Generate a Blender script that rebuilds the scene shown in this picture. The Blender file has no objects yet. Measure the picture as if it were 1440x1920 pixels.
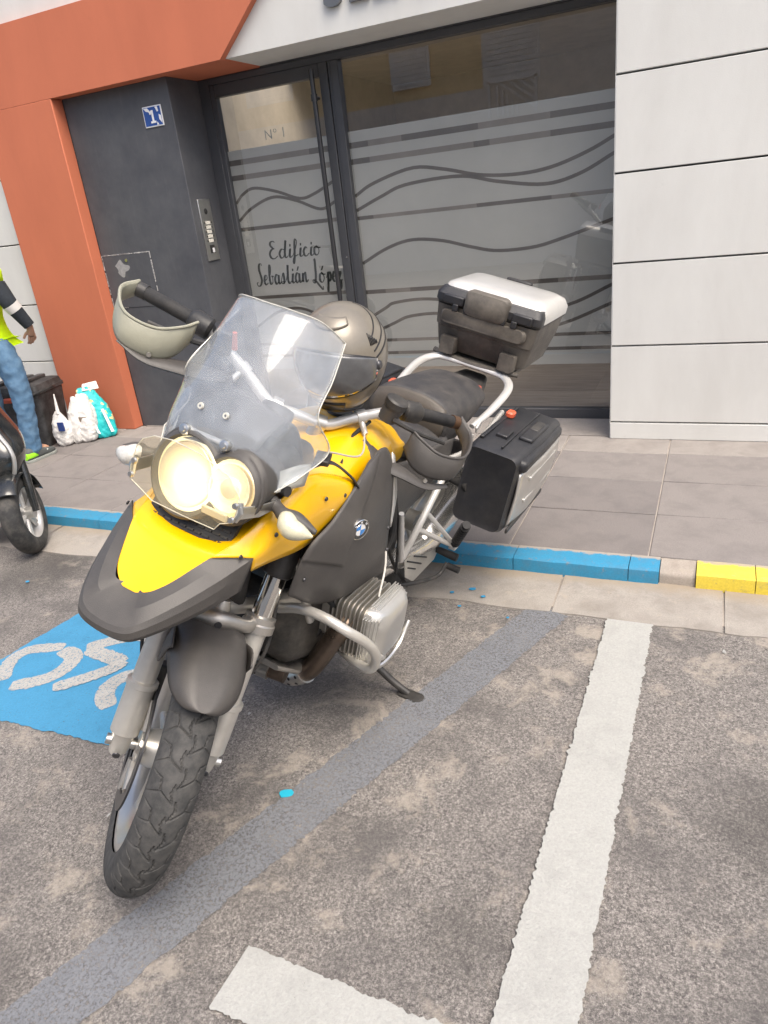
import bpy, bmesh, math, random
from mathutils import Vector, Matrix, noise
random.seed(7)
sc = bpy.context.scene
col = sc.collection
rad = math.radians

# ------------------------------------------------------------------ camera
F, YAW, PIT, ROL = 1344.562, -0.451724, 0.406302, 0.118459     # focal length in px of the 1440x1920 photo
CAM = Vector((0.52942, -4.38368, 1.48353))
_f = Vector((math.sin(YAW)*math.cos(PIT), math.cos(YAW)*math.cos(PIT), -math.sin(PIT)))
_r = Vector((math.cos(YAW), -math.sin(YAW), 0)); _d = _f.cross(_r)
RIGHT = _r*math.cos(ROL)+_d*math.sin(ROL); DOWN = -_r*math.sin(ROL)+_d*math.cos(ROL); FWD = _f
cd = bpy.data.cameras.new('camera'); cam = bpy.data.objects.new('camera', cd); col.objects.link(cam)
cd.sensor_fit = 'VERTICAL'; cd.sensor_height = 24; cd.lens = F/1920*24
cd.clip_start = .05; cd.clip_end = 500
mw = Matrix((RIGHT, -DOWN, -FWD)).transposed().to_4x4(); mw.translation = CAM
cam.matrix_world = mw
sc.camera = cam
sc.render.resolution_x = 768; sc.render.resolution_y = 1024

# ------------------------------------------------------------------ world, sun, exposure
SUN_EL, SUN_AZ = rad(60), rad(124)          # azimuth from +Y, clockwise
w = bpy.data.worlds.new('World'); sc.world = w; w.use_nodes = True
nt = w.node_tree; bg = nt.nodes['Background']
sky = nt.nodes.new('ShaderNodeTexSky'); sky.sky_type = 'NISHITA'; sky.sun_disc = False
sky.sun_elevation = SUN_EL; sky.sun_rotation = SUN_AZ
sky.air_density = 1.0; sky.dust_density = 6.0; sky.ozone_density = 1.0
nt.links.new(sky.outputs[0], bg.inputs[0]); bg.inputs[1].default_value = .15
sl = bpy.data.lights.new('sun', 'SUN'); sl.energy = 1.35; sl.angle = rad(38); sl.color = (1, .955, .85)
so = bpy.data.objects.new('sun', sl); col.objects.link(so)
sd = Vector((math.sin(SUN_AZ)*math.cos(SUN_EL), math.cos(SUN_AZ)*math.cos(SUN_EL), math.sin(SUN_EL)))
so.rotation_euler = sd.to_track_quat('Z', 'Y').to_euler(); so.location = sd*30
sc.view_settings.view_transform = 'Standard'; sc.view_settings.look = 'None'
sc.view_settings.gamma = 1; sc.view_settings.use_curve_mapping = False
sc.view_settings.exposure = 0.82

# ------------------------------------------------------------------ pixel -> place
ROADZ = -.072
def ray(u, v): return RIGHT*((u-720)/F)+DOWN*((v-960)/F)+FWD
def G(u, v, **k):
    (a, val), = k.items(); i = 'xyz'.index(a); d = ray(u, v)
    return CAM+d*((val-CAM[i])/d[i])
# pose of the motorcycle: origin at the front tyre's contact, x forward, y its left, z up
PX, PY, PSI, PHI, PPT, STEER, PZ = -.83625, -3.32119, -1.6592, .3011, .0259, .678, -.07205
def m3(*r): return Matrix(r)
_Rp = m3((math.cos(PPT), 0, -math.sin(PPT)), (0, 1, 0), (math.sin(PPT), 0, math.cos(PPT)))
_Rl = m3((1, 0, 0), (0, math.cos(PHI), math.sin(PHI)), (0, -math.sin(PHI), math.cos(PHI)))
_Rz = m3((math.cos(PSI), -math.sin(PSI), 0), (math.sin(PSI), math.cos(PSI), 0), (0, 0, 1))
BM = _Rz@_Rl@_Rp; BT = Vector((PX, PY, PZ)); BMi = BM.transposed()
RAKE = rad(27.1); SA = Vector((.115, 0, 0)); SX = Vector((-math.sin(RAKE), 0, math.cos(RAKE)))
SR = Matrix.Rotation(STEER, 3, SX); SRi = SR.transposed()
def ST(p): return SA+SR@(Vector(p)-SA)
def L(u, v, **k):
    (a, val), = k.items(); i = 'xyz'.index(a); d = BMi@ray(u, v); o = BMi@(CAM-BT)
    return o+d*((val-o[i])/d[i])
def LS(u, v, **k):      # in the steered frame
    (a, val), = k.items(); i = 'xyz'.index(a)
    d = SRi@(BMi@ray(u, v)); o = SA+SRi@(BMi@(CAM-BT)-SA)
    return o+d*((val-o[i])/d[i])

# ------------------------------------------------------------------ materials
MATS = {}
def nn(t, kind, **kw):
    n = t.nodes.new(kind)
    for k, v in kw.items(): setattr(n, k, v)
    return n
def pm(name, c, rough=.5, metal=0., var=.12, vs=6., bump=0., bs=60., coat=0., spec=.5, dust=0., dustc=(.45, .4, .33), ds=9., rvar=.0, trans=0., emit=None, es=0.):
    if name in MATS: return MATS[name]
    m = bpy.data.materials.new(name); MATS[name] = m; m.use_nodes = True
    t = m.node_tree; b = t.nodes['Principled BSDF']; L_ = t.links.new
    b.inputs['Roughness'].default_value = rough; b.inputs['Metallic'].default_value = metal
    b.inputs['Specular IOR Level'].default_value = spec
    b.inputs['Coat Weight'].default_value = coat; b.inputs['Coat Roughness'].default_value = .06
    b.inputs['Transmission Weight'].default_value = trans
    tc = nn(t, 'ShaderNodeTexCoord')
    nz = nn(t, 'ShaderNodeTexNoise'); nz.inputs['Scale'].default_value = vs; nz.inputs['Detail'].default_value = 6; nz.inputs['Roughness'].default_value = .62
    L_(tc.outputs['Object'], nz.inputs['Vector'])
    mx = nn(t, 'ShaderNodeMix', data_type='RGBA')
    mx.inputs[6].default_value = (*[max(0, x*(1-var)) for x in c], 1); mx.inputs[7].default_value = (*[min(1, x*(1+var)) for x in c], 1)
    mr = nn(t, 'ShaderNodeMapRange'); mr.inputs[1].default_value = .3; mr.inputs[2].default_value = .7
    L_(nz.outputs['Fac'], mr.inputs[0]); L_(mr.outputs[0], mx.inputs[0])
    outc = mx.outputs[2]
    if dust > 0:
        n2 = nn(t, 'ShaderNodeTexNoise'); n2.inputs['Scale'].default_value = ds; n2.inputs['Detail'].default_value = 9; n2.inputs['Roughness'].default_value = .7
        L_(tc.outputs['Object'], n2.inputs['Vector'])
        r2 = nn(t, 'ShaderNodeMapRange'); r2.inputs[1].default_value = .42; r2.inputs[2].default_value = .75; r2.inputs[4].default_value = dust
        L_(n2.outputs['Fac'], r2.inputs[0])
        m2 = nn(t, 'ShaderNodeMix', data_type='RGBA'); m2.inputs[7].default_value = (*dustc, 1)
        L_(r2.outputs[0], m2.inputs[0]); L_(outc, m2.inputs[6]); outc = m2.outputs[2]
    L_(outc, b.inputs['Base Color'])
    if rvar > 0:
        r3 = nn(t, 'ShaderNodeMapRange'); r3.inputs[1].default_value = .3; r3.inputs[2].default_value = .7
        r3.inputs[3].default_value = max(.02, rough-rvar); r3.inputs[4].default_value = min(1, rough+rvar)
        L_(nz.outputs['Fac'], r3.inputs[0]); L_(r3.outputs[0], b.inputs['Roughness'])
    if bump > 0:
        n3 = nn(t, 'ShaderNodeTexNoise'); n3.inputs['Scale'].default_value = bs; n3.inputs['Detail'].default_value = 4
        L_(tc.outputs['Object'], n3.inputs['Vector'])
        bp = nn(t, 'ShaderNodeBump'); bp.inputs['Strength'].default_value = bump; bp.inputs['Distance'].default_value = .004
        L_(n3.outputs['Fac'], bp.inputs['Height']); L_(bp.outputs[0], b.inputs['Normal'])
    if emit:
        b.inputs['Emission Color'].default_value = (*emit, 1); b.inputs['Emission Strength'].default_value = es
    return m
def clear(name, tint=(.97, .98, .98), haze=.0, hazec=(.8, .85, .9), ior=1.5, gain=1.0, rough=.0, hs=25.):
    m = bpy.data.materials.new(name); MATS[name] = m; m.use_nodes = True
    t = m.node_tree; t.nodes.clear(); L_ = t.links.new
    out = nn(t, 'ShaderNodeOutputMaterial'); tr = nn(t, 'ShaderNodeBsdfTransparent'); tr.inputs[0].default_value = (*tint, 1)
    gl = nn(t, 'ShaderNodeBsdfGlossy'); gl.inputs['Roughness'].default_value = rough
    lw = nn(t, 'ShaderNodeLayerWeight'); lw.inputs[0].default_value = .5      # thin sheet: the same reflectance from both sides
    pw = nn(t, 'ShaderNodeMath', operation='POWER'); pw.inputs[1].default_value = 5; L_(lw.outputs['Facing'], pw.inputs[0])
    f0 = ((ior-1)/(ior+1))**2
    fr = nn(t, 'ShaderNodeMath', operation='MULTIPLY_ADD'); fr.inputs[1].default_value = 1-f0; fr.inputs[2].default_value = f0; L_(pw.outputs[0], fr.inputs[0])
    mu = nn(t, 'ShaderNodeMath', operation='MULTIPLY', use_clamp=True); mu.inputs[1].default_value = gain; L_(fr.outputs[0], mu.inputs[0])
    src = tr.outputs[0]
    if haze > 0:
        df = nn(t, 'ShaderNodeBsdfDiffuse'); df.inputs[0].default_value = (*hazec, 1)
        tl = nn(t, 'ShaderNodeBsdfTranslucent'); tl.inputs[0].default_value = (*hazec, 1)
        ad = nn(t, 'ShaderNodeMixShader'); ad.inputs[0].default_value = .5; L_(df.outputs[0], ad.inputs[1]); L_(tl.outputs[0], ad.inputs[2])
        tc = nn(t, 'ShaderNodeTexCoord'); nz = nn(t, 'ShaderNodeTexNoise'); nz.inputs['Scale'].default_value = hs; nz.inputs['Detail'].default_value = 8
        L_(tc.outputs['Object'], nz.inputs['Vector'])
        mr = nn(t, 'ShaderNodeMapRange'); mr.inputs[1].default_value = .35; mr.inputs[2].default_value = .75; mr.inputs[3].default_value = haze*.82; mr.inputs[4].default_value = haze*1.2
        L_(nz.outputs['Fac'], mr.inputs[0])
        mh = nn(t, 'ShaderNodeMixShader'); L_(mr.outputs[0], mh.inputs[0]); L_(tr.outputs[0], mh.inputs[1]); L_(ad.outputs[0], mh.inputs[2]); src = mh.outputs[0]
    mx = nn(t, 'ShaderNodeMixShader'); L_(mu.outputs[0], mx.inputs[0]); L_(src, mx.inputs[1]); L_(gl.outputs[0], mx.inputs[2]); L_(mx.outputs[0], out.inputs[0])
    return m
def lampglow(name, c, r):
    m = pm(name, (.9, .87, .78), .22, .9, .04); t = m.node_tree; b = t.nodes['Principled BSDF']
    tc = [n for n in t.nodes if n.type == 'TEX_COORD'][0]
    vm = nn(t, 'ShaderNodeVectorMath', operation='DISTANCE'); vm.inputs[1].default_value = c; t.links.new(tc.outputs['Object'], vm.inputs[0])
    cr_ = ramp(t, [(0, (1, .93, .72)), (.5, (1, .80, .42)), (1, (1, .62, .20))]); mr = rng(t, vm.outputs['Value'], .02, r*1.25)
    t.links.new(mr, cr_.inputs[0]); t.links.new(cr_.outputs[0], b.inputs['Emission Color'])
    mr2 = rng(t, vm.outputs['Value'], .02, r*1.2, 1.5, .08); t.links.new(mr2, b.inputs['Emission Strength']); return m
def emis(name, c, s):
    m = bpy.data.materials.new(name); MATS[name] = m; m.use_nodes = True; t = m.node_tree; t.nodes.clear()
    o = nn(t, 'ShaderNodeOutputMaterial'); e = nn(t, 'ShaderNodeEmission'); e.inputs[0].default_value = (*c, 1); e.inputs[1].default_value = s
    t.links.new(e.outputs[0], o.inputs[0]); return m
def ramp(t, pts):
    r = nn(t, 'ShaderNodeValToRGB'); e = r.color_ramp.elements
    e[0].position = pts[0][0]; e[0].color = (*pts[0][1], 1); e[1].position = pts[-1][0]; e[1].color = (*pts[-1][1], 1)
    for p, c in pts[1:-1]:
        x = e.new(p); x.color = (*c, 1)
    return r
def noise_n(t, vec, scale, detail=5, rough=.6, dist=0.):
    n = nn(t, 'ShaderNodeTexNoise'); n.inputs['Scale'].default_value = scale; n.inputs['Detail'].default_value = detail
    n.inputs['Roughness'].default_value = rough; n.inputs['Distortion'].default_value = dist; t.links.new(vec, n.inputs['Vector']); return n.outputs['Fac']
def mixc(t, fac, a, b, blend='MIX'):
    m = nn(t, 'ShaderNodeMix', data_type='RGBA', blend_type=blend)
    for i, x in ((0, fac), (6, a), (7, b)):
        if hasattr(x, 'is_linked') or hasattr(x, 'links'): t.links.new(x, m.inputs[i])
        elif i == 0: m.inputs[0].default_value = x
        else: m.inputs[i].default_value = (*x, 1)
    return m.outputs[2]
def rng(t, x, a, b, c=0., d=1.):
    r = nn(t, 'ShaderNodeMapRange'); t.links.new(x, r.inputs[0])
    for i, v in enumerate((a, b, c, d)): r.inputs[i+1].default_value = v
    return r.outputs[0]
def surf(name, fn, rough=.85, bump=.4, bdist=.003, spec=.3):
    """fn(tree, objcoord) -> (colour socket, height socket, alpha socket or None)"""
    m = bpy.data.materials.new(name); MATS[name] = m; m.use_nodes = True; t = m.node_tree
    b = t.nodes['Principled BSDF']; b.inputs['Roughness'].default_value = rough; b.inputs['Specular IOR Level'].default_value = spec
    tc = nn(t, 'ShaderNodeTexCoord'); c, h, al = fn(t, tc.outputs['Object'])
    t.links.new(c, b.inputs['Base Color'])
    if h is not None:
        bp = nn(t, 'ShaderNodeBump'); bp.inputs['Strength'].default_value = bump; bp.inputs['Distance'].default_value = bdist
        t.links.new(h, bp.inputs['Height']); t.links.new(bp.outputs[0], b.inputs['Normal'])
    if al is not None: t.links.new(al, b.inputs['Alpha'])
    return m
def f_asphalt(t, v):
    fine = noise_n(t, v, 145, 5, .9); mid = noise_n(t, v, 38, 6, .75); fleck = noise_n(t, v, 60, 8, .85); big = noise_n(t, v, 2.6, 9, .68, .5); patch = noise_n(t, v, 5.5, 10, .72, .3)
    vo = nn(t, 'ShaderNodeTexVoronoi'); vo.inputs['Scale'].default_value = 170; t.links.new(v, vo.inputs['Vector'])
    base = ramp(t, [(.24, (.050, .047, .046)), (.5, (.160, .148, .140)), (.76, (.42, .39, .36))]); t.links.new(rng(t, fine, .25, .75), base.inputs[0])
    c = mixc(t, rng(t, mid, .42, .68, 0, .35), base.outputs[0], (.27, .25, .232))
    c = mixc(t, rng(t, big, .47, .66, 0, .7), c, (.098, .092, .090))
    c = mixc(t, rng(t, patch, .54, .64, 0, .72), c, (.37, .33, .282))
    c = mixc(t, rng(t, fleck, .62, .68, 0, .55), c, (.40, .36, .31))
    c = mixc(t, rng(t, vo.outputs['Distance'], .06, .0, 0, .8), c, (.42, .39, .36))
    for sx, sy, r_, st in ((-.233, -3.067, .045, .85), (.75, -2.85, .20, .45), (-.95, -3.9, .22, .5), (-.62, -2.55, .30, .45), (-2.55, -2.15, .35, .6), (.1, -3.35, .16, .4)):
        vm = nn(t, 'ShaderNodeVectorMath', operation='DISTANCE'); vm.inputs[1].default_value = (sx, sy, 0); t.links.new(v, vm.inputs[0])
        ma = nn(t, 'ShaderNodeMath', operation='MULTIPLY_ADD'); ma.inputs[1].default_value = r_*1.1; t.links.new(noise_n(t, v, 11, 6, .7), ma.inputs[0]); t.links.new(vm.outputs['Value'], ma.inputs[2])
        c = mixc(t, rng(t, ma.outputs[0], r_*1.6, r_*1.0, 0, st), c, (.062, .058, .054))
    return c, fine, None
asphalt = surf('asphalt', f_asphalt, .9, .8, .004)
def f_conc(base, dirt, sandy):
    def f(t, v):
        fine = noise_n(t, v, 180, 4, .7); big = noise_n(t, v, 6, 8, .68, .3); st = noise_n(t, v, 14, 8, .7)
        c = mixc(t, rng(t, fine, .3, .7), tuple(x*.82 for x in base), tuple(min(1, x*1.12) for x in base))
        c = mixc(t, rng(t, big, .45, .72, 0, .7), c, dirt)
        c = mixc(t, rng(t, st, .58, .72, 0, .6), c, sandy)
        return c, fine, None
    return f
def f_gut(t, v):
    c, h, a = f_conc((.34, .315, .285), (.2, .18, .16), (.42, .36, .29))(t, v)
    sx = nn(t, 'ShaderNodeSeparateXYZ'); t.links.new(v, sx.inputs[0]); n = noise_n(t, v, 9, 8, .7)
    a1 = nn(t, 'ShaderNodeMath', operation='MULTIPLY_ADD'); a1.inputs[1].default_value = .16; t.links.new(n, a1.inputs[0]); t.links.new(sx.outputs[1], a1.inputs[2])
    c = mixc(t, rng(t, a1.outputs[0], -1.66, -1.58, 0, .8), c, (.30, .245, .18))
    c = mixc(t, rng(t, noise_n(t, v, 30, 9, .8), .6, .68, 0, .7), c, (.12, .11, .10))
    return c, h, a
gutterm = surf('gutter_concrete', f_gut, .9, .6)
slabm = surf('paving_concrete', f_conc((.235, .215, .205), (.165, .15, .146), (.27, .25, .23)), .9, .35)
slabm2 = surf('paving_concrete_light', f_conc((.30, .275, .255), (.2, .18, .17), (.33, .3, .27)), .9, .35)
slabm3 = surf('paving_concrete_dark', f_conc((.2, .183, .177), (.14, .13, .128), (.24, .22, .2)), .9, .35)
grout = surf('mortar', f_conc((.40, .36, .32), (.25, .22, .2), (.45, .4, .33)), .95, .4)
kerbm = surf('kerb_concrete', f_conc((.36, .32, .28), (.2, .17, .145), (.42, .36, .28)), .9, .6)
def f_kerbpaint(c0, worn):
    def f(t, v):
        fine = noise_n(t, v, 120, 4, .7); rag = noise_n(t, v, 16, 8, .7); wear = noise_n(t, v, 26, 9, .75)
        sx = nn(t, 'ShaderNodeSeparateXYZ'); t.links.new(v, sx.inputs[0])
        a = nn(t, 'ShaderNodeMath', operation='MULTIPLY_ADD'); a.inputs[1].default_value = .10; t.links.new(rag, a.inputs[0]); t.links.new(sx.outputs[1], a.inputs[2])
        edge = rng(t, a.outputs[0], -1.505, -1.495)
        conc = mixc(t, rng(t, rag, .35, .65), (.3, .265, .235), (.42, .36, .29))
        p = mixc(t, rng(t, fine, .3, .7), tuple(x*.88 for x in c0), tuple(min(1, x*1.1) for x in c0))
        c = mixc(t, edge, p, conc)
        c = mixc(t, rng(t, rag, .46, .70, 0, .6), c, tuple(x*.55+.06 for x in c0))
        c = mixc(t, rng(t, wear, .585, .63, 0, worn), c, (.22, .20, .18))
        return c, wear, None
    return f
kblue = surf('kerb_blue_paint', f_kerbpaint((.04, .245, .42), .7), .55, .5)
kyel = surf('kerb_yellow_paint', f_kerbpaint((.70, .55, .07), .5), .55, .5)
def f_paint(c0, holes, fade=1., soft=.035):
    def f(t, v):
        fine = noise_n(t, v, 150, 4, .7); big = noise_n(t, v, 9, 8, .7); ho = noise_n(t, v, 105, 8, .82)
        c = mixc(t, rng(t, fine, .3, .7), tuple(x*.86 for x in c0), tuple(min(1, x*1.08) for x in c0))
        c = mixc(t, rng(t, big, .48, .72, 0, .5), c, tuple(x*.72 for x in c0))
        a = rng(t, ho, holes, holes-soft, 0, fade)
        return c, fine, a
    return f
pwhite = surf('road_paint_white', f_paint((.385, .388, .37), .675), .7, .7)
pwhite2 = surf('road_paint_white_worn', f_paint((.40, .40, .385), .575), .75, .6)
pblue = surf('road_paint_blue', f_paint((.06, .25, .43), .63), .7, .6)
pgrey = surf('road_paint_grey', f_paint((.215, .225, .245), .63, .82, .14), .85, .7)
def f_fac(c0, c1, s=3.):
    def f(t, v):
        sx = nn(t, 'ShaderNodeMapping'); sx.inputs['Scale'].default_value = (1, 1, .35); t.links.new(v, sx.inputs[0])
        a = noise_n(t, sx.outputs[0], s, 8, .65, .2); b = noise_n(t, v, 160, 3, .6); c_ = noise_n(t, v, 18, 7, .7)
        c = mixc(t, rng(t, a, .35, .7), c0, c1)
        c = mixc(t, rng(t, c_, .62, .76, 0, .3), c, tuple(x*.8 for x in c1))
        return c, b, None
    return f
facw = surf('facade_white', f_fac((.68, .68, .65), (.61, .605, .575)), .8, .25)
faco = surf('facade_orange', f_fac((.56, .175, .095), (.50, .155, .085)), .75, .25)
def f_dark(t, v):
    mp = nn(t, 'ShaderNodeMapping'); mp.inputs['Scale'].default_value = (14, 14, 1.2); t.links.new(v, mp.inputs[0])
    a = noise_n(t, v, 4, 7, .65); s = noise_n(t, mp.outputs[0], 6, 8, .7); k = noise_n(t, v, 40, 9, .8)
    c = mixc(t, rng(t, a, .35, .7), (.070, .073, .083), (.10, .103, .112))
    c = mixc(t, rng(t, s, .55, .8, 0, .35), c, (.15, .15, .16))
    c = mixc(t, rng(t, k, .71, .76, 0, .5), c, (.4, .4, .4))
    return c, a, None
darkw = surf('graphite_render', f_dark, .6, .2)
def f_wood(t, v):
    mp = nn(t, 'ShaderNodeMapping'); mp.inputs['Scale'].default_value = (1, 9, 1); t.links.new(v, mp.inputs[0])
    a = noise_n(t, mp.outputs[0], 3, 8, .65); c = mixc(t, rng(t, a, .3, .7), (.22, .19, .165), (.36, .32, .28)); return c, a, None
woodfl = surf('lobby_floor', f_wood, .5, .1)
seam = pm('joint_dark', (.13, .125, .12), .9)
frame_m = pm('frame_graphite', (.062, .064, .070), .4, 0, .1, 5)
steel = pm('brushed_steel', (.62, .61, .58), .32, 1, .08, 30)
steel_d = pm('dark_steel_bar', (.07, .07, .075), .3, .6, .1)
btn = pm('button_cream', (.7, .68, .6), .5)
blackp = pm('black_plastic', (.022, .022, .023), .5, 0, .2, 20, .15, 300, dust=.12)
caseblk = pm('case_black_plastic', (.017, .018, .022), .42, 0, .2, 12, .25, 420, dust=.05)
casebrn = pm('case_faded_plastic', (.075, .067, .058), .5, 0, .25, 10, .25, 420, dust=.25)
gplast = pm('charcoal_plastic', (.060, .056, .053), .48, 0, .12, 7, .18, 500, dust=.16, dustc=(.2, .18, .16))
guardl = pm('glare_toned_plastic', (.30, .295, .23), .4, 0, .12, 8, .1, 300)  # right hand guard: glare on the plastic put into a lighter base colour
yel = pm('yellow_paint', (.90, .485, .0), .30, 0, .04, 4, coat=.45, dust=.03, dustc=(.7, .5, .2))
silv = pm('silver_paint', (.60, .59, .56), .34, .75, .06, 14, dust=.08)
silvw = pm('white_silver_paint', (.60, .59, .565), .3, .35, .05, 14, coat=.4)
cast = pm('cast_aluminium', (.50, .48, .445), .42, .85, .12, 25, .12, 200, dust=.2, dustc=(.3, .26, .21))
titan = pm('beige_metal', (.66, .64, .59), .34, .6, .08, 16, dust=.14, dustc=(.35, .31, .25))
chrome = pm('polished_steel', (.74, .72, .68), .1, 1, .06, 20, rvar=.05)
darkmet = pm('dark_engine_metal', (.05, .048, .045), .5, .5, .3, 20, dust=.25)
pipem = pm('header_pipe', (.16, .125, .10), .34, .9, .25, 12, rvar=.1)
rubber = pm('rubber', (.018, .018, .019), .75, 0, .2, 30, .2, 300, dust=.08)
def f_tyre(t, v):
    a = noise_n(t, v, 30, 8, .7); f = noise_n(t, v, 300, 3, .6); c = mixc(t, rng(t, a, .35, .72), (.040, .041, .042), (.095, .092, .088)); return c, f, None
tyrem = surf('tyre_rubber', f_tyre, .8, .15, .001)
tyrem2 = pm('scooter_tyre_rubber', (.03, .031, .032), .75, 0, .25, 18, .3, 120, dust=.2)
seatm = pm('seat_vinyl', (.035, .034, .036), .55, 0, .15, 14, .35, 380, dust=.14)
seatb = pm('seat_front_vinyl', (.075, .064, .052), .45, 0, .15, 14, .3, 380)
orangep = pm('orange_lever', (.62, .11, .05), .4)
brass = pm('bronze_clamp', (.36, .24, .12), .35, .9, .2, 30)
screen_m = clear('clear_screen', (.96, .97, .98), .24, (.82, .88, .95), 1.45, 1.1, .02)
shield_m = clear('lamp_shield_plastic', (.98, .965, .91), .07, (.95, .90, .75), 1.4, .6)
edge_m = pm('acrylic_edge', (.55, .54, .48), .25, 0, .2, 20, spec=.8)
lens_m = clear('lens_clear', (.97, .97, .97), .03, (.9, .9, .9), 1.4, .5)
indl_m = pm('indicator_lens', (.56, .54, .40), .22, 0, .1, 60, .3, 260, coat=.6)
indr_m = pm('indicator_lens_clear', (.60, .60, .57), .2, 0, .2, 60, .4, 240, coat=.6)
refl_m = pm('lamp_reflector', (.9, .88, .82), .15, 1, .03, emit=(1, .76, .36), es=.55)
refl_off = pm('lamp_reflector_dim', (.85, .82, .74), .2, .9, .08, emit=(1, .78, .4), es=.10)
bulb_m = emis('lit_lamp', (1, .86, .56), 4)
winglass = clear('window_glass', (.985, .985, .97), 0, ior=1.5, gain=4.2)
film_m = pm('frosted_film', (.42, .42, .395), .45, 0, .05, 1.5)
stripe_m = pm('film_gap_stripe', (.10, .088, .078), .5, 0, .3, 3)
stripe_m2 = pm('film_gap_stripe_pale', (.20, .18, .16), .5, 0, .2, 3)
letter_m = pm('film_lettering', (.045, .05, .045), .6)
no_m = pm('film_number', (.42, .42, .38), .6)
lwall = pm('lobby_wall', (.50, .44, .35), .8)
tanw = pm('tan_facade', (.80, .58, .30), .85, 0, .1, 2)
greyw = pm('grey_facade', (.70, .66, .60), .85, 0, .1, 2)
shut = pm('white_shutter', (.72, .72, .70), .6)
blue_t = pm('blue_enamel', (.03, .085, .30), .25, 0, .15, 30)
white_t = pm('white_enamel', (.78, .79, .80), .25)
khaki = pm('khaki_helmet_paint', (.185, .165, .132), .36, .2, .05, 5, coat=.35, dust=.15, dustc=(.5, .46, .4))
hblack = pm('helmet_black', (.012, .012, .013), .35)
hlining = pm('helmet_lining', (.02, .019, .019), .95)
visor = clear('helmet_visor', (.5, .5, .5), .25, (.8, .82, .85), 1.5, 1.6)
bmwb = pm('badge_blue', (.02, .22, .62), .25, coat=.6); bmww = pm('badge_white', (.85, .85, .85), .25, coat=.6); bmwk = pm('badge_black', (.012, .012, .012), .25, coat=.6)
hivis = pm('hi_vis_fabric', (.62, .92, .0), .85, 0, .1, 20, .4, 60, emit=(.62, 1, 0), es=.0)
navy = pm('navy_fabric', (.018, .023, .03), .9, 0, .2, 40, .4, 90)
reflband = pm('reflective_band', (.62, .6, .57), .5)
def f_jean(t, v):
    a = noise_n(t, v, 12, 7, .65); f = noise_n(t, v, 400, 2, .5); c = mixc(t, rng(t, a, .35, .7), (.075, .16, .275), (.15, .26, .39)); return c, a, None
jean = surf('denim', f_jean, .9, .6, .01)
skin = pm('skin', (.44, .25, .165), .5, 0, .1, 30)
hairm = pm('hair', (.03, .02, .015), .7)
shoeg = pm('shoe_grey', (.09, .1, .1), .7); shoel = pm('shoe_lime', (.35, .85, .03), .6); shoew = pm('shoe_white', (.55, .6, .55), .6)
sackw = pm('white_sack', (.72, .71, .69), .6, 0, .08, 12, .5, 25, dust=.12)
def f_sack(t, v):
    a = noise_n(t, v, 14, 3, .5, .4); b = noise_n(t, v, 9, 2, .5, .8)
    mp = nn(t, 'ShaderNodeMapping'); mp.inputs['Location'].default_value = (3, 1, 2); t.links.new(v, mp.inputs[0]); d = noise_n(t, mp.outputs[0], 11, 3, .5)
    c = mixc(t, rng(t, a, .52, .54), (.02, .42, .44), (.03, .50, .50)); c = mixc(t, rng(t, d, .58, .6), c, (.70, .60, .28))
    return c, b, None
sackt = surf('teal_sack_print', f_sack, .45, .6, .01)
boxm = pm('tub_black_plastic', (.03, .03, .031), .6, 0, .2, 9, .2, 120, dust=.3, dustc=(.3, .3, .3))
scblk = pm('scooter_black_paint', (.010, .012, .013), .22, 0, .1, 10, coat=.7, dust=.08)
chip = pm('blue_paint_flake', (.02, .40, .55), .5)

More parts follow.
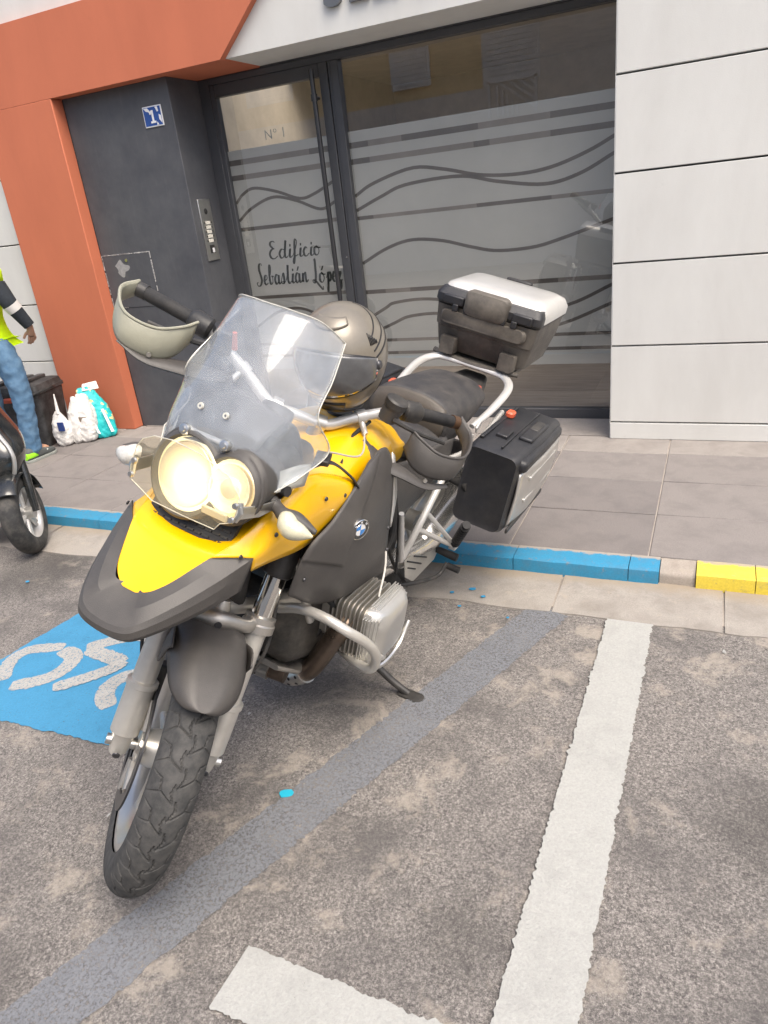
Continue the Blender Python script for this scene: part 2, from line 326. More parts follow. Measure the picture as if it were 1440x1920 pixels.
# ------------------------------------------------------------------ mesh helpers
def V(*a): return Vector(a)
def crs(pts, n):
    """Catmull-Rom through pts, n samples"""
    P = [Vector(p) for p in pts]; out = []
    if len(P) == 2: return [P[0].lerp(P[1], i/(n-1)) for i in range(n)]
    for i in range(n):
        s = i/(n-1)*(len(P)-1); k = min(int(s), len(P)-2); f = s-k
        a = P[k-1] if k > 0 else P[0]*2-P[1]; b = P[k]; c = P[k+1]; d = P[k+2] if k+2 < len(P) else P[-1]*2-P[-2]
        out.append(.5*((2*b)+(c-a)*f+(2*a-5*b+4*c-d)*f*f+(3*b-3*c+d-a)*f**3))
    return out
class MB:
    def __init__(s, xf=None): s.v = []; s.f = []; s.xf = xf
    def add(s, vs, fs):
        o = len(s.v); s.v += [s.xf(p) if s.xf else Vector(p) for p in vs]; s.f += [tuple(i+o for i in q) for q in fs]; return s
    def box(s, c, h, R=None):
        c = Vector(c); q = []
        for x in (-1, 1):
            for y in (-1, 1):
                for z in (-1, 1):
                    p = Vector((x*h[0], y*h[1], z*h[2])); q.append(c+(R@p if R else p))
        return s.add(q, [(0, 1, 3, 2), (4, 6, 7, 5), (0, 4, 5, 1), (2, 3, 7, 6), (0, 2, 6, 4), (1, 5, 7, 3)])
    def bb(s, a, b): return s.box([(a[i]+b[i])/2 for i in range(3)], [abs(b[i]-a[i])/2 for i in range(3)])
    def tube(s, path, r, n=12, caps=True, sm=0, flat=None):
        P = [Vector(p) for p in path]
        if sm: 
            R0 = r if isinstance(r, (list, tuple)) else None
            if R0: r = [x.x for x in crs([(q, 0, 0) for q in R0], sm)]
            P = crs(P, sm)
        m = len(P); rr = list(r) if isinstance(r, (list, tuple)) else [r]*m
        T = [(P[min(i+1, m-1)]-P[max(i-1, 0)]).normalized() for i in range(m)]
        a = T[0].cross(Vector((0, 0, 1))); a = a.normalized() if a.length > .1 else T[0].cross(Vector((1, 0, 0))).normalized()
        vs = []
        for i in range(m):
            a = (a-T[i]*a.dot(T[i])).normalized(); b = T[i].cross(a)
            for k in range(n):
                t = 2*math.pi*k/n; f = flat if flat else 1
                vs.append(P[i]+(a*math.cos(t)+b*math.sin(t)*f)*rr[i])
        fs = [(i*n+k, i*n+(k+1) % n, (i+1)*n+(k+1) % n, (i+1)*n+k) for i in range(m-1) for k in range(n)]
        if caps: fs += [tuple(range(n))[::-1], tuple((m-1)*n+k for k in range(n))]
        return s.add(vs, fs)
    def lathe(s, prof, c, ax, n=48, closed=False, up=None):
        c = Vector(c); ax = Vector(ax).normalized(); u = Vector(up) if up else ax.orthogonal(); u = (u-ax*u.dot(ax)).normalized(); w = ax.cross(u); m = len(prof)
        vs = [c+ax*h+(u*math.cos(2*math.pi*k/n)+w*math.sin(2*math.pi*k/n))*r for k in range(n) for r, h in prof]
        fs = [(k*m+j, ((k+1) % n)*m+j, ((k+1) % n)*m+j+1, k*m+j+1) for k in range(n) for j in range(m-1)]
        if closed: fs += [(k*m+m-1, ((k+1) % n)*m+m-1, ((k+1) % n)*m, k*m) for k in range(n)]
        return s.add(vs, fs)
    def grid(s, rows, nu=0, nv=0, close=False):
        R = [[Vector(p) for p in r] for r in rows]
        if nu: R = [crs(r, nu) for r in R]
        if nv: 
            C = [crs([r[i] for r in R], nv) for i in range(len(R[0]))]; R = [[C[i][j] for i in range(len(C))] for j in range(nv)]
        m = len(R[0]); n = len(R)
        fs = [(j*m+i, j*m+(i+1) % m, (j+1)*m+(i+1) % m, (j+1)*m+i) for j in range(n-1) for i in range(m if close else m-1)]
        return s.add([p for r in R for p in r], fs)
    def ring(s, secs, caps=True):
        """secs: list of closed outlines"""
        s.grid(secs, close=True); return s if not caps else s.add(secs[0], [tuple(range(len(secs[0])))[::-1]]).add(secs[-1], [tuple(range(len(secs[-1])))])
    def prism(s, poly, d):
        P = [Vector(p) for p in poly]; n = len(P); d = Vector(d)
        return s.add(P+[p+d for p in P], [tuple(range(n))[::-1], tuple(range(n, 2*n))]+[(i, (i+1) % n, n+(i+1) % n, n+i) for i in range(n)])
    def build(s, name, mat, parent=None, sharp=38, bevel=0, bseg=2, solid=0, sub=0, smooth=True, soff=-1, weld=True, kind=None, tri=False):
        me = bpy.data.meshes.new(name); bm = bmesh.new()
        bv = [bm.verts.new(p) for p in s.v]
        for f in s.f:
            try: bm.faces.new([bv[i] for i in f])
            except ValueError: pass
        if weld: bmesh.ops.remove_doubles(bm, verts=bm.verts, dist=2e-5)
        bmesh.ops.recalc_face_normals(bm, faces=bm.faces)
        if tri: bmesh.ops.triangulate(bm, faces=[f for f in bm.faces if len(f.verts) > 4])
        bm.to_mesh(me); bm.free()
        if smooth: me.shade_smooth(); me.set_sharp_from_angle(angle=rad(sharp))
        o = bpy.data.objects.new(name, me); col.objects.link(o); me.materials.append(mat)
        if parent: o.parent = parent
        if solid: md = o.modifiers.new('solid', 'SOLIDIFY'); md.thickness = solid; md.offset = soff
        if sub: md = o.modifiers.new('sub', 'SUBSURF'); md.levels = sub; md.render_levels = sub
        if bevel: md = o.modifiers.new('bevel', 'BEVEL'); md.width = bevel; md.segments = bseg; md.limit_method = 'ANGLE'; md.angle_limit = rad(35)
        if kind: o['kind'] = kind
        return o
def thing(name, label, cat, loc=(0, 0, 0), group=None, rot=None):
    o = bpy.data.objects.new(name, None); col.objects.link(o); o.location = loc; o.empty_display_size = .2
    if rot is not None: o.rotation_euler = rot.to_euler()
    o['label'] = label; o['category'] = cat
    if group: o['group'] = group
    return o
def tag(o, label, cat, group=None):
    o['label'] = label; o['category'] = cat
    if group: o['group'] = group
    return o
def struct(o): o['kind'] = 'structure'; return o
def rrect(hx, hy, r, n=4, cx=0, cy=0):
    out = []
    for sx, sy, a0 in ((1, 1, 0), (-1, 1, 90), (-1, -1, 180), (1, -1, 270)):
        for k in range(n+1):
            a = rad(a0+90*k/n); out.append((cx+sx*(hx-r)+r*math.cos(a), cy+sy*(hy-r)+r*math.sin(a)))
    return out
def textmesh(name, body, size, mat, parent, M, extrude=.0, align='CENTER', shear=0., bold=0.):
    cu = bpy.data.curves.new(name, 'FONT'); cu.body = body; cu.size = size; cu.extrude = extrude; cu.align_x = align; cu.align_y = 'CENTER'; cu.shear = shear; cu.offset = bold; cu.resolution_u = 4
    t = bpy.data.objects.new('tmp', cu); col.objects.link(t); bpy.context.view_layer.update()
    me = bpy.data.meshes.new_from_object(t); bpy.data.objects.remove(t); me.name = name
    me.transform(M); me.materials.clear(); me.materials.append(mat)
    o = bpy.data.objects.new(name, me); col.objects.link(o)
    if parent: o.parent = parent
    return o
def frame(o, x, y):
    x = Vector(x).normalized(); y = Vector(y); y = (y-x*y.dot(x)).normalized(); z = x.cross(y)
    m = Matrix((x, y, z)).transposed().to_4x4(); m.translation = Vector(o); return m

# ================================================================== SETTING: road, gutter, kerb, pavement
def sheet(name, x0, x1, y0, y1, z, mat, parent=None, n=1):
    return MB().add([(x0, y0, z), (x1, y0, z), (x1, y1, z), (x0, y1, z)], [(0, 1, 2, 3)]).build(name, mat, parent, smooth=False)
road = struct(sheet('road', -60, 60, -90, -1.66, ROADZ, asphalt))
gut = thing('gutter', '', ''); del gut['label']; del gut['category']; struct(gut)
gx = [-6.2, -5.1, -4.0, -2.9, -1.75, -.68, .02, .64, 1.4, 2.5, 3.6]
for a, b in zip(gx, gx[1:]):
    o = MB(); n = 14; top = []; bot = []
    for i in range(n+1):
        x = a+.004+(b-a-.008)*i/n; j = .02*noise.noise(Vector((x*4, 3, 0)))+.008*noise.noise(Vector((x*25, 1, 0)))
        top.append((x, -1.64, ROADZ+.012)); bot.append((x, -1.945+j, ROADZ+.005))
    mid = [(p[0], -1.79, ROADZ+.007) for p in top]
    low = [(p[0], p[1]-.002, ROADZ-.03) for p in bot]
    o.grid([top, mid, bot, low]).build('gutter_stone', gutterm, gut, smooth=False)
MB().bb((-6.2, -1.9, ROADZ-.04), (3.6, -1.64, ROADZ+.003)).build('bedding', kerbm, gut, smooth=False)
# painted strips (ragged edges), each a few mm above the asphalt
def strip(name, a, b, w, z, mat, parent, rag=.008, step=.006, ends=.01, seed=0, taper=None):
    a = Vector(a); b = Vector(b); d = (b-a); ln = d.length; d.normalize(); nrm = Vector((-d.y, d.x)); n = int(ln/step); r1 = []; r2 = []
    for i in range(n+1):
        s = i/n; p = a+d*ln*s; ww = w if taper is None else w*(1-s)+taper*s
        j1 = rag*(noise.noise(Vector((s*ln*18, seed, 0)))+.9*noise.noise(Vector((s*ln*70, seed, 5)))+.6*noise.noise(Vector((s*ln*160, seed, 8)))); j2 = rag*(noise.noise(Vector((s*ln*18, seed, 9)))+.9*noise.noise(Vector((s*ln*70, seed, 15)))+.6*noise.noise(Vector((s*ln*160, seed, 18))))
        q1 = p+nrm*(ww/2+j1); q2 = p-nrm*(ww/2+j2); r1.append((q1.x, q1.y, z)); r2.append((q2.x, q2.y, z))
    return MB().grid([r1, r2]).build(name, mat, parent, smooth=False)
def g2(u, v, z=ROADZ): p = G(u, v, z=z); return (p.x, p.y)
mk = thing('road_markings', '', ''); del mk['label']; del mk['category']; struct(mk)
strip('grey_line', (.015, -1.93), (-.745, -3.90), .165, ROADZ+.004, pgrey, mk, .010, seed=2)
strip('white_line', (.318, -1.95), (.275, -4.6), .165, ROADZ+.008, pwhite, mk, .008, seed=4)
a = Vector(g2(432, 1832)); b = Vector(g2(800, 1960)); strip('white_line', a, (.20, a.y-.02), .15, ROADZ+.008, pwhite, mk, .008, seed=7)
def blob(name, pts, z, mat, parent, rag=.006, step=.012, seed=0):
    P = [Vector(p) for p in pts]; out = []
    for i in range(len(P)):
        a = P[i]; b = P[(i+1) % len(P)]; n = max(1, int((b-a).length/step)); nr = Vector((-(b-a).y, (b-a).x)); nr.normalize()
        for k in range(n):
            q = a.lerp(b, k/n)+nr*rag*(noise.noise(Vector((q_x, seed, k*.9)))+0) if False else a.lerp(b, k/n)
            q = q+nr*rag*noise.noise(Vector((q.x*40, q.y*40, seed)))
            out.append((q.x, q.y, z))
    return MB().add(out, [tuple(range(len(out)))]).build(name, mat, parent, smooth=False, tri=True)
blob('blue_bay_square', [(-2.10, -3.10), (-1.125, -3.085), (-1.21, -2.08), (-1.98, -2.16), (-2.0, -2.38)], ROADZ+.004, pblue, mk, .012)
def z7(x, y): return (x/2.0571, 1100+y/2.0571)
def stroke(name, pts, w, parent, mat=pwhite2, z=ROADZ+.008, seed=0):
    z -= .0025
    P = [Vector((*g2(*z7(*p)), 0)) for p in pts]; n = 40; C = crs(P, n); r1 = []; r2 = []
    for i, p in enumerate(C):
        d = (C[min(i+1, n-1)]-C[max(i-1, 0)]).normalized(); nr = Vector((-d.y, d.x, 0)); e = min(1, math.sqrt(max(0, min(i, n-1-i)/3.5)))*.35+.65
        j = .007*noise.noise(Vector((i*.7, seed, 0)))+.006*noise.noise(Vector((i*2.1, seed, 3)))
        a = p+nr*(w/2*e+j); b = p-nr*(w/2*e-j*.6); r1.append((a.x, a.y, z)); r2.append((b.x, b.y, z))
    MB().grid([r1, r2]).build(name, mat, parent, smooth=False)
sym = mk
stroke('wheelchair_symbol_stroke', [(12, 365), (22, 322), (60, 275), (130, 245), (250, 236)], .065, sym, seed=1)
stroke('wheelchair_symbol_stroke', [(240, 248), (285, 270), (262, 310), (200, 350), (120, 374), (42, 386)], .075, sym, seed=2)
stroke('wheelchair_symbol_stroke', [(620, 215), (560, 195), (470, 205), (335, 238)], .072, sym, seed=3)
stroke('wheelchair_symbol_stroke', [(345, 245), (400, 268), (450, 285), (465, 300)], .072, sym, seed=5, z=ROADZ+.009)
stroke('wheelchair_symbol_stroke', [(470, 292), (440, 318), (330, 358), (205, 395)], .068, sym, seed=6, z=ROADZ+.010)
stroke('wheelchair_symbol_stroke', [(640, 325), (560, 338), (480, 352), (425, 385), (405, 425), (420, 470)], .072, sym, seed=4)
for sx_, sy_, sc_ in ((205, 1530, .4), (455, 1320, .4), (468, 1340, .3), (1358, 1224, .4)):
    c = Vector(g2(sx_, sy_)); pts = []
    for k in range(11):
        a_ = 2*math.pi*k/11; r_ = .022*sc_*(.6+.8*random.random()); pts.append((c.x+r_*math.cos(a_)*.7, c.y+r_*math.sin(a_)*1.3))
    blob('paint_splash', pts, ROADZ+.006, pwhite2, mk, .004, .01, sx_)
# kerb
kerb = thing('kerb', '', ''); del kerb['label']; del kerb['category']; struct(kerb)
kx = []
x = -.201
while x > -6.2: kx.append(x); x -= .482
kx = sorted(kx)+[.28, .399, .536, .749, 1.23, 1.71, 2.19, 2.67, 3.15]
for i, (a, b) in enumerate(zip(kx, kx[1:])):
    m = kblue if b < .41 else (kerbm if b < .6 else kyel)
    if abs(a+2.13) < .03: m = kerbm if False else kblue
    y0 = -1.652; h = ROADZ-.05; g = .0016; sec = []
    bare = m is kerbm
    nx = max(3, int((b-a)/.05)); rows = []
    for k in range(nx+1):
        x = a+g+(b-a-2*g)*k/nx; j = .004*noise.noise(Vector((x*9, 0, 0)))
        rec = .012 if bare else 0
        rows.append([(x, -1.53, h), (x, -1.53, .002-rec*.3), (x, -1.60+j, .001-rec), (x, y0+.014+j+rec, -.001-rec), (x, y0+.004+j+rec, -.006-rec), (x, y0+j+rec, -.03), (x, y0-.004+j+rec, h)])
    o = MB().ring(rows).build('kerb_stone', m, kerb, sharp=50)
# pavement slabs
pav = thing('pavement', '', ''); del pav['label']; del pav['category']; struct(pav)
MB().bb((-9, -1.531, -.12), (6, .42, -.006)).build('mortar_bed', grout, pav, smooth=False)
ys = [-1.528, -1.097, -.675, -.253, 0.04]; x = .348
cols_ = []
k = -13
while k < 7: cols_.append(.348+.596*k); k += 1
cache = {}
for ci, x0 in enumerate(cols_):
    for ri, (y0, y1) in enumerate(zip(ys, ys[1:])):
        mtl = random.choice([slabm, slabm, slabm3]) if ri < 3 else slabm2
        key = (ri, mtl.name)
        if key not in cache:
            o = MB().bb((.003, y0+.003, -.05), (.593, y1-.003, 0)).build('paving_slab', mtl, pav, bevel=.003, bseg=1, sharp=30); cache[key] = o
        else: o = cache[key].copy(); col.objects.link(o)
        o.location = (x0, 0, random.uniform(-.0012, .0012))
MB().bb((-3.7, .043, -.05), (-.004, .40, .0015)).build('threshold_slab', slabm2, pav, smooth=False)
MB().bb((-4.42, .043, -.05), (-3.75, .06, -.004)).build('threshold_slab', slabm2, pav, smooth=False)

# ================================================================== BUILDING
bld = thing('apartment_building', 'white and orange apartment building with graphite entrance recess and frosted glass door', 'building', (0, 0, 0))
JZ = [.1035, .5635, 1.0235, 1.4835, 1.9435]; JG = .0045
def fpanel(x0, x1, z0, z1, mat=facw, y=0., d=.05, bev=.003, name='facade_panel'):
    return MB().bb((x0, y, z0), (x1, y+d, z1)).build(name, mat, bld, bevel=bev, bseg=1, sharp=30)
for x0, x1 in ((0, 3.2), (-8.0, -4.43)):
    zz = [0]+JZ+[2.4035, 2.8635, 3.3235]
    for a, b in zip(zz, zz[1:]):
        fpanel(x0, x1, a+(JG if a > 0 else 0), b-JG, y=-.004 if a == 0 else 0)
MB().bb((.0, .049, 0), (3.2, .40, 3.32)).build('wall_core', seam, bld, smooth=False)
MB().bb((-8.0, .049, 0), (-3.75, .40, 3.32)).build('wall_core', seam, bld, smooth=False)
# the reveal of the right jamb is covered by white render
MB().bb((-.003, .003, .002), (.0, .40, 2.385)).build('jamb_render', facw, bld, smooth=False)
# orange surround: pier + lintel with slanted end
OY = -.05
MB().bb((-4.43, OY, 0), (-3.736, .055, 2.379)).build('orange_pier', faco, bld, bevel=.006, sharp=30)
MB().prism([(-4.43, OY, 2.379), (-2.315, OY, 2.379), (-1.775, OY, 2.86), (-4.43, OY, 2.86)], (0, .47, 0)).build('orange_lintel', faco, bld, smooth=False)
MB().prism([(-2.312, 0, 2.387), (.0, 0, 2.387), (.0, 0, 2.86), (-1.772, 0, 2.86)], (0, .42, 0)).build('white_lintel', facw, bld, smooth=False)
MB().bb((-4.43, 0.01, 2.862), (0, .40, 3.8)).build('upper_wall', facw, bld, smooth=False)
# graphite recess
MB().bb((-3.736, .055, 0), (-2.82, .41, 2.379)).build('recess_wall', darkw, bld, bevel=.004, sharp=30)
hp = [G(195, 480, y=.052), G(290, 472, y=.052), G(305, 570, y=.052), G(207, 578, y=.052)]
hx0, hx1, hz0, hz1 = -3.73, -3.27, .95, 1.335
MB().bb((hx0, .051, hz0), (hx1, .057, hz1)).build('meter_hatch', darkw, bld, bevel=.002, sharp=30)
cr = MB()
for (a, b) in (((hx0, hz0), (hx0, hz1)), ((hx0, hz1), (hx1, hz1)), ((hx1, hz1), (hx1, hz0)), ((hx0, hz0), (hx0+.14, hz0))):
    n = 46
    for i in range(n):
        if random.random() < .28: continue
        p = Vector(a).lerp(Vector(b), i/n); q = Vector(a).lerp(Vector(b), (i+1.0)/n); ww = .0018+.0025*random.random()
        lo = (min(p.x, q.x)-ww, .0495, min(p.y, q.y)-ww); hi = (max(p.x, q.x)+ww, .0545, max(p.y, q.y)+ww); cr.bb(lo, hi)
cr.build('chipped_paint_edge', pm('chipped_plaster', (.5, .49, .48), .9), bld, smooth=False, kind='stuff')
MB().lathe([(0, -.003), (.012, -.003), (.012, 0)], (-3.50, .051, 1.29), (0, 1, 0), 16).build('hatch_lock', steel, bld)
pp = [(-3.56+.06*math.cos(t)*(1+.35*math.sin(3*t+1)), 0, 1.235+.05*math.sin(t)*(1+.3*math.cos(4*t))) for t in [2*math.pi*k/28 for k in range(28)]]
MB().add([(a, .0504, c) for a, b, c in pp], [tuple(range(28))]).build('bare_patch', pm('bare_plaster', (.3, .3, .3), .9, 0, .2, 40), bld, smooth=False)
MB().bb((-3.75, .40, 0), (-2.82, .45, 2.6)).build('wall_core', seam, bld, smooth=False)
# entrance frame (graphite aluminium)
FY0, FY1 = .395, .455
ent = MB()
def fr(x0, x1, z0, z1, y0=FY0, y1=FY1, name='frame_member'): return MB().bb((x0, y0, z0), (x1, y1, z1)).build(name, frame_m, bld, bevel=.003, bseg=1, sharp=30)
fr(-2.82, -2.735, 0, 2.375)                    # hinge jamb
fr(-.048, 0.0, 0, 2.375)                       # right jamb
fr(-2.735, -.048, 2.335, 2.375); fr(-2.82, 0, 2.376, 2.60, FY0+.004, FY1)
fr(-1.885, -1.822, .065, 2.335); fr(-1.818, -1.795, 0.0, 2.335, FY0+.006); fr(-1.795, -1.742, 0.067, 2.335, FY0-.004)
fr(-1.742, -.048, 0, .068); fr(-2.735, -1.885, .012, .07, FY0+.003); fr(-2.735, -2.70, .07, 2.335, FY0+.004)
fr(-2.70, -1.885, 2.26, 2.335, FY0+.004)
MB().add([(-1.742, .428, .068), (-.048, .428, .068), (-.048, .428, 2.335), (-1.742, .428, 2.335)], [(0, 1, 2, 3)]).build('window_pane', winglass, bld, smooth=False)
MB().add([(-2.70, .428, .07), (-1.885, .428, .07), (-1.885, .428, 2.26), (-2.70, .428, 2.26)], [(0, 1, 2, 3)]).build('door_pane', winglass, bld, smooth=False)
MB().tube([(-1.842, .389, 1.155), (-1.842, .396, 1.155)], .006, 12).build('door_lock', steel, bld)
# pull handle
hb = MB().tube([(-1.905, .335, .45), (-1.905, .335, 2.30)], .0165, 16).build('door_handle', steel_d, bld)
for z in (.62, 2.14): MB().tube([(-1.905, .335, z), (-1.905, .396, z)], .011, 12).tube([(-1.905, .335, z-.02), (-1.905, .335, z+.02)], .022, 16).build('handle_bracket', steel_d, hb)
# frosted film with gaps
def film(x0, x1): 
    return MB().bb((x0, .4335, .365), (x1, .4345, 1.925)).build('frosted_film', film_m, bld, smooth=False)
film(-1.742, -.048); film(-2.70, -1.885)
YS = .4330
def ribbon(pts, w, mat, x0, x1, name='film_stripe', n=40, z=YS):
    C = crs([(a, z, b) for a, b in pts], n); up = []; dn = []
    for i, p in enumerate(C):
        d = (C[min(i+1, n-1)]-C[max(i-1, 0)]).normalized(); nr = Vector((-d.z, 0, d.x)); up.append(p+nr*w/2); dn.append(p-nr*w/2)
    MB().grid([up, dn]).build(name, mat, bld, smooth=False)
xl, xr = -1.742, -.048; xdl, xdr = -2.70, -1.885
def hstripe(z, w, x0, x1, segs):
    s = x0; i = 0
    for e in segs+[1]:
        b = x0+(x1-x0)*e; ribbon([(s, z), (b, z)], w, stripe_m if i % 2 == 0 else stripe_m2, x0, x1, n=2); s = b; i += 1
hstripe(1.842, .036, xl, xr, [.08, .22, .52, .78]); hstripe(1.745, .034, xl, xr, [.08, .5, .56, .78]); hstripe(1.395, .024, xl, xr, [.07, .5, .78])
hstripe(.905, .028, xl, xr, [.09, .2, .8]); hstripe(.562, .022, xl, xr, [.12, .7]); hstripe(.470, .022, xl, xr, [.12, .7])
for pts in ([(xl, 1.535), (-1.6, 1.60), (-1.318, 1.661), (-1.1, 1.63), (-.86, 1.569), (-.62, 1.548), (-.412, 1.565), (-.2, 1.625), (xr, 1.69)],
            [(xl, 1.445), (-1.55, 1.515), (-1.365, 1.568), (-.999, 1.578), (-.75, 1.52), (-.462, 1.474), (-.25, 1.51), (xr, 1.60)],
            [(xl, 1.10), (-1.55, 1.185), (-1.362, 1.226), (-1.15, 1.205), (-.95, 1.15), (-.779, 1.113), (-.55, 1.115), (-.369, 1.151), (xr, 1.24)],
            [(xl, .72), (-1.6, .79), (-1.525, .822), (-1.284, .835), (-1.0, .79), (-.6, .71), (-.306, .754), (xr, .862)],
            [(xl, .605), (-1.55, .68), (-1.413, .725), (-1.15, .73), (-.8, .66), (-.55, .61), (-.341, .637), (xr, .75)]):
    ribbon(pts, .021, stripe_m, xl, xr)
hstripe(1.847, .036, xdl, xdr, [.12, .8]); hstripe(1.750, .034, xdl, xdr, [.12]); hstripe(1.405, .026, xdl, xdr, [.9]); hstripe(.915, .024, xdl, xdr, [.9]); hstripe(.562, .022, xdl, xdr, [.9]); hstripe(.470, .022, xdl, xdr, [.9])
for pts in ([(xdl, 1.585), (-2.63, 1.64), (-2.528, 1.67), (-2.35, 1.63), (-2.172, 1.567), (-2.05, 1.585), (xdr, 1.65)],
            [(xdl, 1.465), (-2.58, 1.54), (-2.386, 1.596), (-2.2, 1.555), (-2.016, 1.483), (xdr, 1.525)],
            [(xdl, .70), (-2.5, .80), (-2.3, .82), (-2.1, .75), (xdr, .70)]):
    ribbon(pts, .02, stripe_m, xdl, xdr)
# hand-lettered name on the film: single-stroke cursive, one object per letter
GL = {
 'E': ([(.62, .92), (.5, 1.0), (.3, .95), (.25, .78), (.42, .60), (.5, .58), (.3, .52), (.12, .3), (.2, .05), (.45, .0), (.72, .14)], .78),
 'd': ([(.5, .46), (.3, .5), (.1, .25), (.2, .0), (.42, .1), (.55, .45), (.72, 1.0), (.55, .4), (.52, .08), (.62, .0), (.75, .1)], .68),
 'i': ([(.12, .1), (.3, .48), (.2, .1), (.28, .0), (.45, .1)], .38),
 'f': ([(.1, .12), (.35, .5), (.5, .85), (.42, 1.0), (.32, .8), (.2, .1), (.08, -.35), (.0, -.3), (.1, -.05), (.32, .06), (.5, .12)], .44),
 'c': ([(.42, .42), (.3, .5), (.12, .3), (.15, .05), (.3, .0), (.5, .14)], .44),
 'o': ([(.35, .5), (.15, .4), (.1, .1), (.28, .0), (.45, .2), (.4, .45), (.35, .42), (.6, .4)], .54),
 'S': ([(.62, 1.02), (.62, 1.12), (.45, 1.1), (.36, .85), (.42, .55), (.46, .25), (.3, .0), (.08, -.04), (.0, .1), (.12, .16)], .58),
 'e': ([(.08, .2), (.35, .32), (.36, .48), (.22, .48), (.1, .2), (.2, .0), (.42, .1)], .42),
 'b': ([(.08, .2), (.35, .7), (.38, 1.0), (.28, .95), (.18, .4), (.2, .03), (.38, .08), (.44, .35), (.36, .44), (.55, .4)], .52),
 'a': ([(.42, .44), (.28, .5), (.1, .25), (.18, .0), (.34, .1), (.46, .48), (.42, .1), (.5, .0), (.62, .1)], .56),
 's': ([(.05, .1), (.3, .55), (.34, .3), (.3, .05), (.15, .0), (.08, .08), (.45, .12)], .42),
 't': ([(.08, .15), (.3, .6), (.38, .95), (.26, .3), (.28, .03), (.4, .0), (.5, .1)], .42),
 'n': ([(.05, .1), (.2, .48), (.14, .0), (.22, .32), (.4, .5), (.4, .15), (.46, .0), (.62, .12)], .62),
 'L': ([(.3, 1.15), (.38, 1.2), (.36, .8), (.3, .3), (.16, .0), (.02, .05), (.06, .15), (.3, .05), (.55, -.2), (.78, -.38), (.8, -.2)], .52),
 'p': ([(.1, .2), (.28, .5), (.14, -.4), (.05, -.48), (.22, .1), (.4, .5), (.48, .3), (.36, .05), (.26, .08), (.52, .12)], .52),
 'z': ([(.1, .42), (.35, .46), (.12, .02), (.3, .05), (.28, -.3), (.12, -.45), (.1, -.3), (.45, .08)], .48)}
def cursive(text, x, z, h, gap=.0, wx=1.0):
    for ch in text:
        base = {'á': 'a', 'ó': 'o'}.get(ch, ch)
        if ch == ' ': x += .3*h; continue
        pts, adv = GL[base]; C = crs([(x+a*h*wx, YS-.0006, z+b*h) for a, b in pts], 40); m = MB(); up = []; dn = []
        for i, p in enumerate(C):
            d = (C[min(i+1, 39)]-C[max(i-1, 0)]).normalized(); nr = Vector((-d.z, 0, d.x)); wd = .0035+.0055*max(0, -d.z)
            up.append(p+nr*wd); dn.append(p-nr*wd)
        m.grid([up, dn])
        if ch in 'iáó': 
            q = Vector((x+.32*h*wx, YS-.0006, z+.66*h)); dx = .0 if ch == 'i' else .09*h
            m.add([q+V(-.006, 0, -.006), q+V(.006, 0, -.006), q+V(.008+dx, 0, .01+dx), q+V(-.004+dx, 0, .012+dx)], [(0, 1, 2, 3)])
        m.build('window_letter', letter_m, bld, smooth=False); x += adv*h*wx+gap
cursive('Edificio', -2.50, 1.185, .120, .0, .90)
cursive('Sebastián', -2.64, 1.005, .135, .0, .74); cursive('López', -2.16, .995, .135, .0, .74)
for i, ch in enumerate(('N', 'º', '1')):
    textmesh('window_number', ch, .085, no_m, bld, frame((-2.345+.055*i+(.01 if i == 2 else 0), YS, 1.985), (1, 0, 0), (0, 0, 1)))
# lobby behind the glass
MB().bb((-2.9, .456, -.02), (0.1, 4.2, .006)).build('lobby_floor', woodfl, bld, smooth=False)
MB().bb((-2.9, 4.2, 0), (0.1, 4.25, 2.7)).bb((-2.95, .456, 0), (-2.9, 4.2, 2.7)).bb((.1, .456, 0), (.15, 4.2, 2.7)).bb((-2.95, .456, 2.65), (.15, .6, 2.7)).bb((-2.95, 1.75, 2.65), (.15, 4.25, 2.7)).build('lobby_wall', lwall, bld, smooth=False)  # gap in the ceiling is an added, unseen opening that brightens the lobby
# raised letters above the door
xs = -1.53
for i, ch in enumerate('SEBASTIÁN LÓPEZ'):
    if ch != ' ': textmesh('facade_letter', ch, .27, pm('letter_steel', (.22, .22, .22), .35, .8), bld, frame((xs, -.012, 2.60), (1, 0, 0), (0, 0, 1)), .012, 'CENTER', bold=.006)
    xs += .075 if ch == ' ' else (.09 if ch == 'I' else .155)
# things fixed to the recess
nsg = thing('house_number_sign', 'small square blue and white enamel house number plate with a 1', 'sign', (-2.98, .054, 2.17))
MB().bb((-.078, -.006, -.062), (.078, .001, .062)).build('plate', white_t, nsg, bevel=.002, sharp=30)
MB().bb((-.071, -.0075, -.055), (.071, -.004, .055)).build('field', blue_t, nsg, smooth=False)
for pts in ([(-.068, .052), (-.035, .052), (-.018, .034), (-.012, .010), (-.030, .028), (-.050, .034)], [(.030, .053), (.050, .053), (.054, .026), (.042, .022)], [(.052, .008), (.069, -.002), (.069, -.046), (.050, -.022)], [(.030, -.034), (.042, -.054), (.024, -.054)]):
    MB().prism([(a, -.0085, b) for a, b in pts], (0, .002, 0)).build('swirl', white_t, nsg, smooth=False)
MB().bb((-.006, -.0105, -.034), (.008, -.006, .036)).bb((-.020, -.0104, -.040), (.022, -.0062, -.028)).prism([(-.006, -.0103, .036), (-.024, -.0103, .018), (-.018, -.0103, .010), (-.006, -.0103, .020)], (0, .004, 0)).build('digit', white_t, nsg, smooth=False)
ic = thing('intercom', 'steel door intercom with camera eye and five cream call buttons', 'intercom', (-2.82, .25, 1.43))
i0 = G(371, 377, x=-2.817); i1 = G(409, 484, x=-2.817); iy = (i0.y+i1.y)/2; ic.location.y = iy; hw = .07; hz = .205; ic.location.z = (i0.z+i1.z)/2
